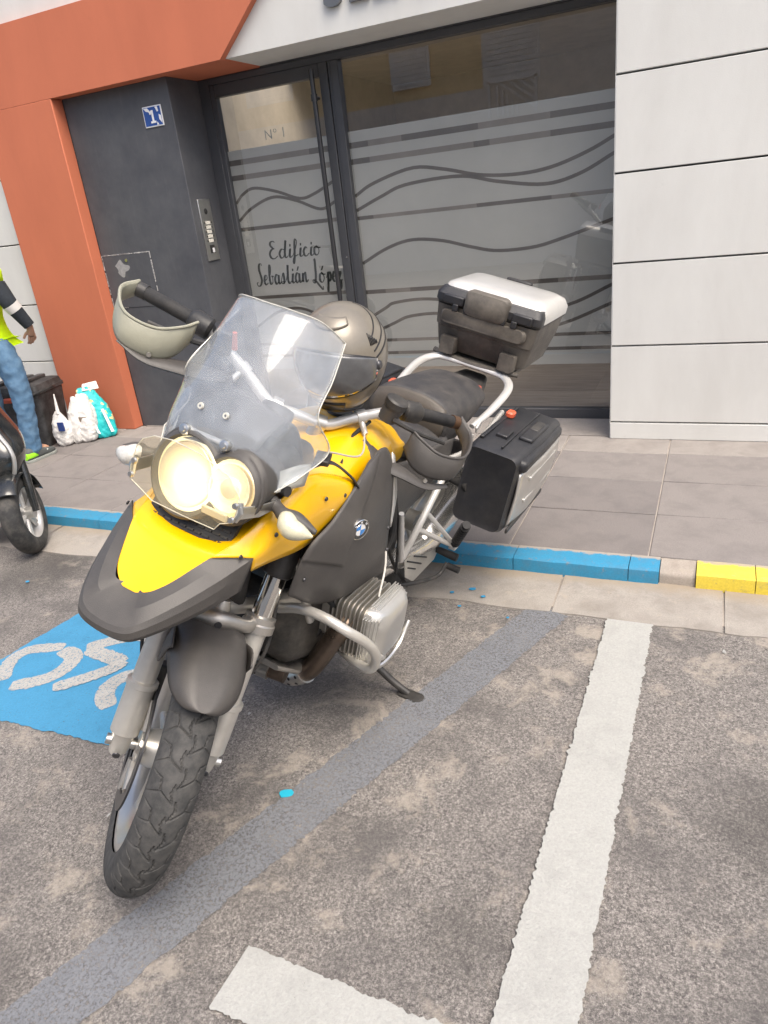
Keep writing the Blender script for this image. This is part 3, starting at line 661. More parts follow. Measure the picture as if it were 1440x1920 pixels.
MB().bb((0, -hw, -hz), (.012, hw, hz)).build('plate', steel, ic, bevel=.003, sharp=30)
MB().lathe([(0, .004), (.016, .002), (.02, 0)], (.0125, 0, .125), (1, 0, 0), 20).build('camera_eye', blackp, ic)
for k in range(5):
    z = .05-.03*k; MB().bb((.012, -.026, z-.011), (.016, .026, z+.011)).build('call_button', btn, ic, bevel=.001, sharp=30)
    for s in (-1, 1): MB().bb((.012, s*.037-.005, z-.006), (.0145, s*.037+.005, z+.006)).build('button_lamp', blackp, ic, smooth=False)
MB().bb((.012, -.028, -.155), (.0135, .028, -.10)).build('key_reader', blackp, ic, smooth=False); MB().bb((.0135, -.004, -.15), (.0145, .02, -.12)).build('reader_label', white_t, ic, smooth=False)

# ------------------------------------------------------------------ the other side of the street (seen in the glass)
ob = thing('opposite_building', 'tan and grey building across the street, reflected in the entrance glass', 'building', (0, -11, ROADZ))
MB().bb((-16, -1, 3.42), (-4.0, 0, 5.2)).build('tan_wall', tanw, ob, smooth=False)
MB().bb((-16, -1, 0), (-4.0, .05, 3.415)).bb((-4.0, -1, 0), (9, .05, 4.8)).build('grey_wall', greyw, ob, smooth=False)
for x0, x1, z0, z1 in ((-5.9, -5.15, 3.7, 4.45), (-3.9, -2.9, 3.5, 4.6), (-9.5, -8.4, 3.9, 5.3)):
    wdw = MB().bb((x0-.06, .05, z0-.06), (x1+.06, .08, z1+.06)).build('shutter_frame', shut, ob, smooth=False)
    for k in range(int((z1-z0)/.09)): MB().bb((x0, .08, z0+.09*k), (x1, .10, z0+.09*k+.07)).build('slat', shut, wdw, smooth=False)
rl = MB().bb((-3.9, .06, 2.85), (-3.85, .12, 3.5)).bb((-2.95, .06, 2.85), (-2.9, .12, 3.5)).bb((-3.9, .06, 3.46), (-2.9, .12, 3.5)).build('balcony_frame', shut, ob, smooth=False)
for k in range(5): MB().bb((-3.72+.1*k, .06, 2.85), (-3.68+.1*k, .11, 3.42-.1*k)).build('bar', shut, rl, smooth=False)
for k in range(4): MB().prism([(-3.7+.2*k, .07, 3.46), (-3.62+.2*k, .07, 3.46), (-2.95, .07, 2.98+.14*k), (-2.95, .07, 2.92+.14*k)], (0, .03, 0)).build('bar', shut, rl, smooth=False)

# ================================================================== MOTORCYCLE
bike = thing('motorcycle', 'yellow adventure motorcycle with charcoal panels, lit headlight, tall screen and luggage cases', 'motorcycle', BT, rot=BM)
def mir(P): return [(p[0], -p[1], p[2]) for p in P]
def sgn(s, P): return [(p[0], s*p[1], p[2]) for p in P]
# ---- front wheel (steered)
WC = V(0, 0, .343); WR = .343
def tyre(name, c, R, half, parent, mat, xf, nt=1100, nw=84, depth=.0042, tread=True, rb=None):
    Rm = R-half; rows = []; pitch = 30 if tread else 1
    seglist = [[(0.0, .0), (.40, .34), (.97, .08)], [(.40, .34), (.46, .72), (.80, .88)], [(.0, .0), (.12, .34), (.06, .62)]]
    for i in range(nt):
        th = 2*math.pi*i/nt; row = []
        for j in range(nw+1):
            t = rad(-118+236*j/nw); w = math.sin(t)*half; r = Rm+half*math.cos(t)*(1 if abs(t) < 1.57 else 1.25)
            d = 0
            if tread:
                ww = t/rad(86); a = abs(ww); ph = (th/(2*math.pi)*pitch+(.5 if ww < 0 else 0)) % 1.0
                if a < 1.0:
                    best = 9
                    for sg in seglist:
                        for (a0, p0), (a1, p1) in zip(sg, sg[1:]):
                            for o in (-1, 0, 1):
                                dx = (a-a0); px_, py_ = a1-a0, p1-p0
                                # scale both axes to metres
                                sxm, sym_ = .085, .0718
                                vx, vy = px_*sxm, py_*sym_; qx, qy = (a-a0)*sxm, (ph+o-p0)*sym_
                                k = max(0, min(1, (qx*vx+qy*vy)/(vx*vx+vy*vy+1e-9))); dd = math.hypot(qx-k*vx, qy-k*vy)
                                if dd < best: best = dd
                    d = depth*max(0, min(1, (.0023-best)/.0010))
            r -= d
            row.append((c[0]+math.sin(th)*r, c[1]+w*(1-.0*d), c[2]-math.cos(th)*r))
        rows.append(row)
    m = MB(xf); m.v = []; n = nw+1
    vs = [p for r in rows for p in r]; fs = [(i*n+j, i*n+j+1, ((i+1) % nt)*n+j+1, ((i+1) % nt)*n+j) for i in range(nt) for j in range(nw)]
    m.add(vs, fs); return m.build(name, mat, parent, sharp=30, weld=False)
fw = MB(ST)
rp = [(.252, -.046), (.243, -.048), (.232, -.046), (.224, -.034), (.214, -.026), (.207, 0), (.214, .026), (.224, .034), (.232, .046), (.243, .048), (.252, .046), (.236, 0)]
fw.lathe(rp, WC, (0, 1, 0), 96, closed=True)
front_wheel = fw.build('front_wheel', silv, bike)
tyre('tyre', WC, WR, .058, front_wheel, tyrem, ST)
for k in range(10):
    a = 2*math.pi*(k//2)/5+(.17 if k % 2 else -.17)+.35; a2 = 2*math.pi*(k//2)/5+(.26 if k % 2 else -.26)+.35
    p0 = WC+V(math.sin(a2)*.045, 0, -math.cos(a2)*.045); p1 = WC+V(math.sin(a)*.214, 0, -math.cos(a)*.214)
    MB(ST).tube([p0, p0.lerp(p1, .5), p1], [.016, .012, .015], 10).build('spoke', silv, front_wheel)
MB(ST).lathe([(.018, -.075), (.042, -.07), (.045, -.05), (.05, -.03), (.05, .03), (.045, .05), (.042, .07), (.018, .075)], WC, (0, 1, 0), 32).build('hub', titan, front_wheel)
for s in (-1, 1):
    dm = MB(ST).lathe([(.122, s*.070), (.160, s*.070), (.160, s*.075), (.122, s*.075)], WC, (0, 1, 0), 72, closed=True)
    d = dm.build('brake_disc', steel_d, front_wheel, sharp=30)
    ar = MB(ST)
    for k in range(6):
        a = math.pi*k/3+.2; e1 = WC+V(math.sin(a)*.05, s*.066, -math.cos(a)*.05); e2 = WC+V(math.sin(a+.25)*.128, s*.0725, -math.cos(a+.25)*.128); ar.tube([e1, e2], [.013, .009], 8)
    ar.lathe([(.03, s*.06), (.056, s*.06), (.056, s*.068), (.03, s*.068)], WC, (0, 1, 0), 32, closed=True)
    ar.build('disc_carrier', cast, front_wheel)
    R_ = Matrix.Rotation(-.5, 3, 'Y')
    MB(ST).box(WC+V(-.135, s*.083, .085), (.028, .028, .06), R_).build('brake_caliper', blackp, bike, bevel=.008)
MB(ST).tube([WC+V(0, -.15, 0), WC+V(0, .15, 0)], .014, 16).build('axle', steel, bike)
# ---- fork
def leg(t, y): return V(-.4556*t, y, .343+.89*t)
for s in (-1, 1):
    y = .113*s
    lo = MB(ST).tube([leg(-.035, y)+V(.0, s*.004, 0), leg(-.02, y), leg(.02, y), leg(.03, y), leg(.155, y), leg(.16, y)], [.017, .024, .029, .037, .037, .033], 24)
    lo.tube([leg(.155, y), leg(.158, y), leg(.172, y), leg(.175, y)], [.033, .0405, .0405, .033], 24)
    lg = lo.build('fork_slider', titan, bike)
    MB(ST).tube([leg(.16, y), leg(.40, y)], .0305, 24).build('fork_tube', titan, lg)
    MB(ST).tube([leg(.40, y), leg(.56, y)], .029, 24).build('stanchion', chrome, lg)
    MB(ST).tube([leg(.375, y), leg(.378, y), leg(.398, y), leg(.402, y), leg(.418, y), leg(.42, y)], [.037, .045, .045, .041, .041, .036], 24).build('fork_clamp', cast, lg)
    MB(ST).tube([leg(.53, y), leg(.535, y), leg(.66, y)], [.034, .039, .041], 20).build('fork_gaiter', blackp, lg)
    MB(ST).lathe([(0, .003), (.009, .003), (.010, 0)], leg(-.012, y)+V(.03, s*.002, 0), (1, 0, 0), 12).build('pinch_bolt', steel_d, lg)
br = MB(ST)
cb = [(leg(.40, s*.113)) for s in (-1, 1)]
br.tube([leg(.40, -.10), leg(.415, -.075)+V(.05, 0, .0), leg(.43, -.035)+V(.072, 0, .0), leg(.433, 0)+V(.078, 0, 0), leg(.43, .035)+V(.072, 0, 0), leg(.415, .075)+V(.05, 0, 0), leg(.40, .10)], [.026, .019, .02, .024, .02, .019, .026], 12, sm=28)
br.lathe([(0, -.03), (.022, -.03), (.028, -.01), (.02, .02), (0, .025)], leg(.44, 0)+V(.04, 0, 0), SX, 20)
br.build('fork_bridge', cast, bike)
MB(ST).lathe([(0, .004), (.009, .004), (.011, 0)], leg(.43, 0)+V(.097, 0, .004), (1, 0, .3), 12).build('bridge_bolt', steel_d, bike)
# telelever arm
MB().tube([(-.12, 0, .72), (-.28, .05, .66), (-.5, .11, .60)], [.02, .022, .03], 10).tube([(-.12, 0, .72), (-.28, -.05, .66), (-.5, -.11, .60)], [.02, .022, .03], 10).build('front_swingarm', titan, bike)
MB().tube([(-.26, .03, .66), (-.33, .03, 1.0)], .03, 14).build('shock_absorber', blackp, bike)
# ---- mudguard
rows = []
for a, hw in ((-70, .078), (-50, .086), (-30, .094), (-15, .100), (-4, .098), (4, .092), (11, .083), (16, .070), (19.5, .053), (21.5, .034), (22.4, .010)):
    row = []
    for f in (-1, -.82, -.5, -.2, 0, .2, .5, .82, 1):
        r = .392-.060*abs(f)**5*(hw/.1)
        row.append((math.sin(rad(a))*r, hw*f, .343+math.cos(rad(a))*r))
    rows.append(row)
MB(ST).grid(rows, 25, 40).build('front_mudguard', gplast, bike, solid=.004, sharp=50)
for s in (-1, 1):
    MB(ST).grid([[(-.14, s*.088, .66), (-.06, s*.099, .715), (.0, s*.098, .72)], [(-.13, s*.1, .61), (-.06, s*.106, .65), (-.02, s*.102, .69)], [(-.11, s*.098, .57), (-.07, s*.103, .585), (-.05, s*.1, .62)]], 8, 8).build('mudguard_side', gplast, bike, solid=.004)
# ---- beak: charcoal trim wrapping a yellow centre
stn = [[(-.050, .113, .966), (-.118, .180, .962), (-.088, .174, .885), (-.095, .12, .865)],
       [(-.02, .098, .950), (-.03, .153, .932), (-.010, .150, .866), (-.02, .10, .85)],
       [(.03, .072, .922), (.055, .119, .902), (.070, .117, .850), (.05, .07, .83)],
       [(.066, .045, .905), (.118, .084, .878), (.128, .083, .836), (.09, .05, .818)],
       [(.064, .022, .900), (.143, .054, .864), (.148, .054, .830), (.105, .03, .812)],
       [(.055, 0, .901), (.150, 0, .860), (.154, 0, .829), (.11, 0, .810)]]
full = stn+[[(p[0], -p[1], p[2]) for p in s] for s in stn[-2::-1]]
tm = MB()
C = [crs([st[i] for st in full], 61) for i in range(4)]
rws = []
for j in range(61):
    a, b, c, d = C[0][j], C[1][j], C[2][j], C[3][j]
    o_ = V(b.x-a.x, b.y-a.y, 0).normalized(); e_ = min(1, min(j, 60-j)/6)
    rws.append([a+V(0, 0, -.004), a, a.lerp(b, .55)+V(0, 0, .006*e_), b, b.lerp(c, .30)+o_*.007*e_, b.lerp(c, .72)+o_*.007*e_, c, d])
tm.grid(rws).build('beak_trim', gplast, bike, solid=.003, sharp=14)
rows = []
for x, hw, z, dip in ((.074, .018, .8965, 0), (.066, .034, .900, -.001), (.052, .054, .9075, -.002), (.028, .074, .9205, -.003), (-.02, .099, .9485, -.007), (-.052, .114, .9650, -.012), (-.09, .126, .978, -.018), (-.13, .134, .990, -.026), (-.18, .142, 1.008, -.04), (-.23, .148, 1.03, -.06)):
    rows.append([(x, hw*f, z+dip*(1-f*f)-(.0 if abs(f) < .99 else .0)) for f in (-1, -.92, -.6, -.25, 0, .25, .6, .92, 1)])
bk = MB().grid(rows, 25, 30).build('beak', yel, bike, solid=.003, sharp=40)
# yellow wings from the beak back over the tank
wst = [[(-.052, .113, .966), (-.085, .145, .965), (-.118, .174, .957), (-.125, .172, .918)],
       [(-.12, .131, .988), (-.14, .155, .980), (-.165, .178, .960), (-.175, .175, .912)],
       [(-.18, .142, 1.016), (-.19, .165, 1.003), (-.21, .184, .97), (-.225, .180, .905)],
       [(-.26, .152, 1.052), (-.265, .176, 1.035), (-.275, .194, .985), (-.29, .186, .895)],
       [(-.33, .165, 1.083), (-.335, .188, 1.058), (-.34, .202, .99), (-.35, .194, .900)],
       [(-.42, .168, 1.058), (-.42, .194, 1.040), (-.42, .208, .985), (-.41, .200, .925)],
       [(-.52, .186, 1.012), (-.515, .204, 1.005), (-.50, .212, .985), (-.48, .206, .960)]]
for s in (1, -1):
    MB().grid([sgn(s, r) for r in wst], 14, 30).build('tank_wing', yel, bike, solid=.003, sharp=30)
# ---- tank
rows = []
for x, hw, zt, zb in ((-.40, .10, 1.0, .90), (-.47, .13, 1.025, .90), (-.56, .162, 1.052, .90), (-.68, .162, 1.070, .90), (-.82, .152, 1.055, .90), (-.94, .125, 1.0, .88), (-1.03, .105, .965, .86), (-1.08, .09, .93, .85)):
    pr = [(x, -hw, zb), (x, -hw*1.04, zb+(zt-zb)*.5), (x, -hw*.86, zt-.035), (x, -hw*.5, zt-.006), (x, 0, zt), (x, hw*.5, zt-.006), (x, hw*.86, zt-.035), (x, hw*1.04, zb+(zt-zb)*.5), (x, hw, zb)]
    rows.append(crs(pr, 30))
MB().grid(rows, 0, 36).build('fuel_tank', yel, bike, sharp=60)
MB().lathe([(0, .012), (.035, .012), (.04, .006), (.04, -.004)], (-.76, 0, 1.064), (0, 0, 1), 24).build('filler_cap', blackp, bike)
# ---- side panels with badge
pst = [[(-.60, .192, 1.036), (-.66, .190, 1.050), (-.70, .192, 1.045), (-.725, .198, 1.02)],
       [(-.505, .212, 1.004), (-.58, .220, 1.0), (-.66, .222, .99), (-.72, .222, .965)],
       [(-.41, .212, .945), (-.50, .238, .93), (-.62, .242, .915), (-.718, .232, .90)],
       [(-.335, .206, .912), (-.46, .246, .875), (-.60, .250, .845), (-.722, .238, .82)],
       [(-.30, .198, .865), (-.44, .240, .80), (-.60, .246, .755), (-.735, .240, .73)],
       [(-.288, .190, .81), (-.42, .228, .725), (-.60, .238, .67), (-.755, .236, .655)],
       [(-.285, .182, .758), (-.40, .208, .675), (-.58, .222, .615), (-.782, .228, .585)]]
for s in (1, -1): 
    sp = MB().grid([sgn(s, r) for r in pst], 20, 34).build('side_panel', gplast, bike, solid=.004, sharp=50)
    ub = [[(p[0][0], p[0][1]+.002, p[0][2]), Vector(p[0]).lerp(Vector(p[1]), .5)+V(0, .007, 0), Vector(p[1])+V(0, .006, -.004), Vector(p[1])+V(-.01, .0, -.008)] for p in pst[:5]]
    MB().grid([sgn(s, r) for r in ub], 12, 26).build('panel_band', gplast, sp, solid=.004, sharp=40)
    MB().lathe([(0, .004), (.007, .004), (.008, 0)], (-.70, s*.196, 1.02), (0, s, 0), 10).build('panel_bolt', steel, sp)
    bc = V(-.495, s*.2475, .893)
    bn = V(.33, .93*s, .12).normalized(); bx = V(-s, .33, 0); bm_ = frame(bc, bx, V(0, 0, 1)); nz_ = (bm_.to_3x3()@V(0, 0, 1))
    if nz_.dot(bn) < 0: bx = -bx; bm_ = frame(bc, bx, V(0, 0, 1)); nz_ = bm_.to_3x3()@V(0, 0, 1)
    bd = MB().lathe([(0, .006), (.028, .006), (.030, .0075), (.0315, .006), (.032, -.008)], bc, nz_, 48).build('badge', chrome, sp)
    MB().lathe([(0, .0066), (.0285, .0066)], bc, nz_, 48).build('badge_ring', bmwk, bd)
    up = bm_.to_3x3()@V(0, 1, 0); rt = bm_.to_3x3()@V(1, 0, 0)
    for q in range(4):
        pts = [bc+nz_*.0072]+[bc+nz_*.0072+(rt*math.cos(t)+up*math.sin(t))*.0175 for t in [rad(90*q+9*k) for k in range(11)]]
        MB().add(pts, [tuple(range(12))]).build('badge_quarter', bmww if q % 2 == 0 else bmwb, bd, smooth=False)
    MB().lathe([(.0172, .0072), (.0182, .0078), (.0190, .0066)], bc, nz_, 40).build('badge_inner_rim', chrome, bd)
    for ch, ang in (('B', 140), ('M', 90), ('W', 40)):
        t = rad(ang); c = bc+nz_*.0072+(rt*math.cos(t)+up*math.sin(t))*.0233; ux = rt*math.sin(t)-up*math.cos(t)
        textmesh('badge_letter', ch, .0095, bmww, bd, frame(c, ux, rt*math.cos(t)+up*math.sin(t)), bold=.0003)
# ---- inner dark mass: airbox, engine, frame
MB().ring([[(x, y, z) for y, z in rrect(hy, hz_, .03, 3, 0, zc)] for x, hy, hz_, zc in ((-.30, .09, .10, .90), (-.36, .12, .13, .84), (-.70, .14, .14, .78), (-1.0, .09, .10, .79), (-1.2, .09, .07, .81))]).build('airbox', blackp, bike)
MB().ring([[(x, y, z) for y, z in rrect(hy, hz_, .05, 4, 0, zc)] for x, hy, hz_, zc in ((-.40, .08, .08, .50), (-.45, .13, .13, .49), (-.62, .165, .165, .47), (-.82, .16, .16, .48), (-.90, .13, .12, .50), (-1.12, .10, .10, .50), (-1.2, .07, .07, .5))]).build('engine_block', darkmet, bike, sharp=50)
MB().ring([[(x, y, z) for y, z in rrect(hy, .012, .01, 2, 0, z0)] for x, hy, z0 in ((-.42, .10, .36), (-.50, .13, .30), (-.70, .14, .285), (-.90, .13, .29))]).build('skid_plate', cast, bike)
for s in (1, -1):
    MB().tube([(-.40, s*.09, .86), (-.43, s*.13, .70), (-.50, s*.14, .52)], .014, 10).tube([(-.40, s*.09, .86), (-.62, s*.15, .66), (-.85, s*.15, .60)], .014, 10).build('frame_tube', titan, bike)
# ---- cylinders
CX, CZ = -.625, .515
for s in (1, -1):
    cyR = Matrix.Rotation(.06, 3, 'Y')
    mount = None
    core = MB().ring([[(CX+a, s*y, CZ+b) for a, b in rrect(.078, .078, .03, 4)] for y in (.15, .30)]).build('cylinder', cast, bike)
    for k in range(8):
        y = .182+.0145*k; g = .012 if k < 5 else .018
        hx = .098+.003*math.sin(k); hz_ = .100
        MB().ring([[(CX+a, s*(y+d), CZ+b) for a, b in rrect(hx-e, hz_-e, .03, 4)] for d, e in ((-.0028, .002), (-.0018, 0), (.0018, 0), (.0028, .002))]).build('cooling_fin', cast, core)
    sec = []
    for y, hx, hz_, r in ((.298, .100, .098, .03), (.300, .104, .102, .03), (.322, .106, .103, .03), (.340, .100, .098, .035), (.356, .086, .086, .04), (.364, .068, .070, .04), (.366, .05, .052, .03)):
        sec.append([(CX+a, s*y, CZ+b) for a, b in rrect(hx, hz_, r, 6)])
    hd = MB().ring(sec).build('cylinder_head_cover', silv, core, sharp=30)
    for k in range(6): MB().bb((CX-.085+.0, s*(.302+.0085*k), CZ+.055), (CX+.07, s*(.3055+.0085*k), CZ+.111-.0022*k*k*.35)).build('cover_rib', silv, hd, bevel=.001, sharp=30)
    for k in range(6): MB().bb((CX+.055, s*(.302+.0085*k), CZ-.078), (CX+.115-.0022*k*k*.35, s*(.3055+.0085*k), CZ+.088)).build('cover_rib', silv, hd, bevel=.001, sharp=30)
    MB().lathe([(0, .008), (.010, .008), (.014, .004), (.017, .006), (.02, -.006)], (CX+.074, s*.350, CZ-.045), (.62, .75*s, -.1), 20).build('cover_bolt', cast, hd)
    MB().lathe([(0, .004), (.010, .004), (.013, 0), (.016, -.006)], (CX-.074, s*.352, CZ+.045), (-.3, .9*s, .3), 20).build('cover_bolt', cast, hd)
    MB().tube([(CX+.09, s*.335, CZ-.105), (CX+.03, s*.362, CZ-.108), (CX-.06, s*.366, CZ-.09), (CX-.115, s*.362, CZ-.03)], .008, 8, sm=20).build('head_guard', steel, bike)
    MB().tube([(CX-.09, s*.20, CZ+.06), (CX-.20, s*.16, CZ+.11), (CX-.32, s*.12, CZ+.16)], [.03, .034, .034], 14, sm=12).build('intake', blackp, bike)
    MB().tube([(CX-.10, s*.31, CZ+.02), (CX-.14, s*.325, CZ+.01)], [.008, .01], 8).build('injector', brass, bike)
# ---- exhaust
for s in (1, -1):
    HP = [V(CX+.06, .25, CZ-.02), L(653, 1170, y=.240), L(628, 1194, y=.215), L(600, 1232, y=.175), L(575, 1258, y=.13), L(540, 1262, y=.05), V(CX+.0, .03, CZ-.285), V(CX-.2, .03, CZ-.28)]
    MB().tube([V(p.x, s*p.y, p.z) for p in HP], [.036, .035, .033, .033, .033, .033, .033, .033], 16, sm=48).build('exhaust_header', pipem, bike)
    if s > 0:
        HC = crs(HP, 48); seg = HC[27:36]; sl0 = MB().tube(seg, .0375, 18).build('heat_shield', steel, bike)
        for k in range(1, 8):
            for q in range(5):
                tn = (seg[k+1 if k < 8 else k]-seg[k-1]).normalized(); a1 = tn.cross(V(0, 0, 1)).normalized(); a2 = tn.cross(a1); an = rad(72*q+(36 if k % 2 else 0)); n_ = a1*math.cos(an)+a2*math.sin(an)
                MB().lathe([(0, .0006), (.0058, .0006), (.0058, -.002)], seg[k]+n_*.0375, n_, 10).build('shield_hole', hblack, sl0)
MB().tube([(CX+.15, -.13, CZ-.19), (CX+.165, 0, CZ-.215), (CX+.15, .10, CZ-.22)], .03, 14, sm=14).build('header_crosspipe', pipem, bike)
hc = MB().tube([(CX+.155, -.13, CZ-.19), (CX+.172, -.02, CZ-.212), (CX+.165, .05, CZ-.217)], .0345, 16, sm=12).build('heat_shield', steel, bike)
for k in range(7):
    for q in range(3):
        p = crs([(CX+.155, -.13, CZ-.19), (CX+.172, -.02, CZ-.212), (CX+.165, .05, CZ-.217)], 12)[2+k]; an = rad(-10+38*q+(18 if k % 2 else 0)); n_ = V(math.cos(an), 0, math.sin(an))
        MB().lathe([(0, .0006), (.0062, .0006), (.0062, -.002)], p+n_*.0345, n_, 10).build('shield_hole', hblack, hc)
sa, sb = L(800, 1003, y=.152), L(874, 908, y=.152); sd_ = (sb-sa).normalized()
mf = MB().tube([V(-1.0, .12, .42), sa-sd_*.07, sa-sd_*.02, sa, sb, sb+sd_*.05, sb+sd_*.07], [.034, .042, .060, .066, .068, .064, .03], 32).build('silencer', pm('silencer_steel', (.66, .65, .63), .2, .8, .08, 20, coat=.4), bike, sharp=30)
MB().tube([sa.lerp(sb, .78), sa.lerp(sb, .84)], .0705, 32).build('silencer_clamp', titan, mf)
sm_ = sa.lerp(sb, .80)+V(0, .03, .066)
MB().tube([sm_, sm_+V(.01, .035, .006)], .017, 14).tube([sm_+V(0, -.01, .012), sm_+V(.008, .045, .018)], .006, 10).build('silencer_mount', brass, bike)
# ---- crash bars
for s in (1, -1):
    P = [L(523, 1140, y=.10), L(562, 1141, y=.17), L(608, 1158, y=.255), L(648, 1182, y=.32), L(687, 1206, y=.365), L(704, 1228, y=.382), L(702, 1248, y=.378), L(686, 1253, y=.35), L(655, 1232, y=.27), L(635, 1215, y=.19)]
    P = [V(p.x, s*p.y, p.z) for p in P]
    MB().tube(P, .0145, 12, sm=60).build('crash_bar', titan, bike)
    MB().tube([P[5]+V(-.01, 0, -.02), V(CX-.04, s*.33, CZ-.14), V(CX-.09, s*.25, CZ-.16)], .010, 10, sm=14).build('crash_bar_stay', titan, bike)
# ---- side stand
ft = V(-.786, .418, .150)
MB().tube([(-.79, .17, .29), (-.775, .245, .235), (-.78, .33, .185), (ft.x, ft.y-.01, ft.z+.006)], [.016, .014, .013, .012], 12, sm=24).build('side_stand', blackp, bike)
upv = BMi@V(0, 0, 1); fxv = (BMi@V(.92, -.25, 0)); R_ = frame((0, 0, 0), fxv, BMi@V(.25, .92, 0)).to_3x3()
MB().ring([[ft+R_@V(a, b, z) for a, b in rrect(.052*e, .022*e, .02*e, 4)] for z, e in ((.000, 1), (.007, 1), (.010, .8))]).build('stand_foot', blackp, bike)
# ---- headlight unit
def lampx(z): return -.105-(z-1.04)*.32
def lobed(grow, n=64):
    """two-lobed outline (y, z): large lamp on the rider's right"""
    out = []
    for k in range(n):
        t = 2*math.pi*k/n; d = V(math.cos(t), math.sin(t), 0); o = V(.022, 1.088, 0); best = 0
        for c, r in ((V(-.028, 1.088, 0), .078+grow), (V(.092, 1.098, 0), .058+grow)):
            oc = o-c; b_ = oc.dot(d); q = b_*b_-(oc.dot(oc)-r*r)
            if q > 0: best = max(best, -b_+math.sqrt(q))
        out.append((o.x+d.x*best, o.y+d.y*best))
    return out
hs_ = MB().ring([[(lampx(z)-dx, y, z+dz) for y, z in lobed(g)] for dx, g, dz in ((.012, .004, 0), (.0, .012, 0), (.004, .019, .0), (.012, .020, 0), (.014, .024, .001), (.026, .025, .003), (.028, .021, .003), (.08, .016, .0), (.16, -.02, -.01))], caps=False).build('headlight_housing', gplast, bike, sharp=50)
hb_ = MB().ring([[(lampx(z)-.016, y, z) for y, z in lobed(.008)], [(lampx(z)-.055, y, z) for y, z in lobed(.002)]]).build('headlight_bezel', lampglow('lit_bezel', V(lampx(1.08), -.012, 1.078), .15), bike)
ax_ = V(1, 0, .32).normalized()
for c, r, mt, nm, up_ in (((lampx(1.088)-.01, -.028, 1.088), .076, refl_m, 'main_lamp', 1), ((lampx(1.098)-.01, .092, 1.098), .056, refl_off, 'dip_lamp', .3)):
    c = V(*c)
    mt = lampglow('lit_reflector', c+V(0, .014, -.010), r) if up_ == 1 else lampglow('lit_dip_reflector', V(lampx(1.08), -.012, 1.078), .15)
    lp = MB().lathe([(0.0, -.002), (r*.35, -.001), (r*.6, .001), (r*.85, .003), (r*.96, .006), (r, .002), (r, -.012)], c, ax_, 40).build(nm, mt, bike)
    if up_ == 1:
        MB().lathe([(0, .010), (.016, .009), (.030, .005), (.036, .000), (.030, -.008)], c+V(0, .016, -.012), ax_, 28).build('lit_bulb', bulb_m, lp)
    else:
        MB().lathe([(0, .012), (.012, .011), (.022, .007), (.026, .0)], c, ax_, 24).build('projector_lens', pm('dip_projector', (.8, .74, .6), .06, .5, emit=(1, .8, .45), es=.25), lp)
MB().grid([[(lampx(1.09)+.004, 0.02, 1.09)]*64, [(lampx(z)+.003, y, z) for y, z in lobed(-.03)], [(lampx(z)-.004, y, z) for y, z in lobed(.004)]], close=True).build('headlight_lens', lens_m, bike, sharp=60)
MB().box((lampx(1.045)+.002, .075, 1.040), (.004, .035, .010)).build('parking_lamp', pm('parking_lens', (.6, .55, .42), .2, emit=(1, .8, .4), es=.08), bike, bevel=.003)
# clear stone guard in front of it
gp_ = [(-.128, 1.150), (-.140, 1.130), (-.142, 1.085), (-.135, 1.060), (-.105, 1.050), (-.062, 1.035), (.030, 1.034), (.112, 1.036), (.122, 1.052), (.146, 1.062), (.156, 1.085), (.150, 1.120), (.11, 1.150), (.03, 1.168), (-.05, 1.172), (-.10, 1.165)]
def gx_(z): return -.058-(z-1.034)*.36
gs = MB().add([(gx_(z), y, z) for y, z in gp_], [tuple(range(16))]).build('headlight_guard', shield_m, bike, solid=.003, smooth=False)
MB().tube([(gx_(z), y, z) for y, z in gp_+gp_[:2]], .0012, 6, caps=False).build('guard_edge', edge_m, gs)
for s in (1, -1):
    yb = .152 if s > 0 else -.138
    MB().tube([(gx_(1.11)-.006, yb, 1.105), (gx_(1.08)-.01, yb+s*.006, 1.085), (gx_(1.07)-.006, yb, 1.065)], [.006, .009, .006], 8).build('guard_bracket', steel, bike)
    MB().prism([(gx_(1.08)-.008, yb+s*.004, 1.10), (gx_(1.08)-.008, yb+s*.004, 1.070), (-.14, yb+s*.014, 1.055), (-.21, yb+s*.02, 1.055), (-.21, yb+s*.02, 1.075), (-.14, yb+s*.014, 1.085)], (0, .004, 0)).build('guard_arm', steel, bike, bevel=.001, sharp=30)
    for z in (1.100, 1.070): MB().lathe([(0, .005), (.006, .005), (.008, 0)], (gx_(z)+.002, yb-s*.004, z), (1, 0, .3), 10).build('guard_bolt', steel, bike)
# oil cooler grille between lamp and beak
gr = MB().box((-.138, .0, .997), (.006, .118, .052), Matrix.Rotation(-.75, 3, 'Y')).build('oil_cooler', blackp, bike)
for k in range(6):
    for q in range(10):
        c_ = V(-.138, -.099+.022*q, .997)+Matrix.Rotation(-.75, 3, 'Y')@V(.007, 0, -.042+.015*k); MB().box(c_, (.003, .0085, .0022), Matrix.Rotation(-.75, 3, 'Y')).build('cooler_fin', darkmet, gr)
# ---- indicators
for s in (1, -1):
    a = V(-.20, s*.16, 1.065); b = V(-.185, s*.205, 1.055)
    ind = MB().tube([a, a.lerp(b, .5), b, V(-.19, s*.235, 1.05), V(-.195, s*.284, 1.040)], [.017, .014, .018, .021, .006], 14, sm=20).build('indicator', gplast, bike)
    pts = []
    ctr = [(b+V(.004, -s*.004, .006), .006), (b+V(.012, s*.012, .002), .021), (V(-.166, s*.235, 1.044), .025), (V(-.170, s*.262, 1.041), .018), (V(-.178, s*.287, 1.038), .003)]
    MB().tube([c[0] for c in ctr], [c[1] for c in ctr], 18, sm=24).build('indicator_lens', indl_m if s > 0 else indr_m, ind)
    MB().tube([(-.23, s*.158, 1.085), (-.225, s*.182, 1.09)], [.013, .013], 8).build('screen_knob', blackp, bike)
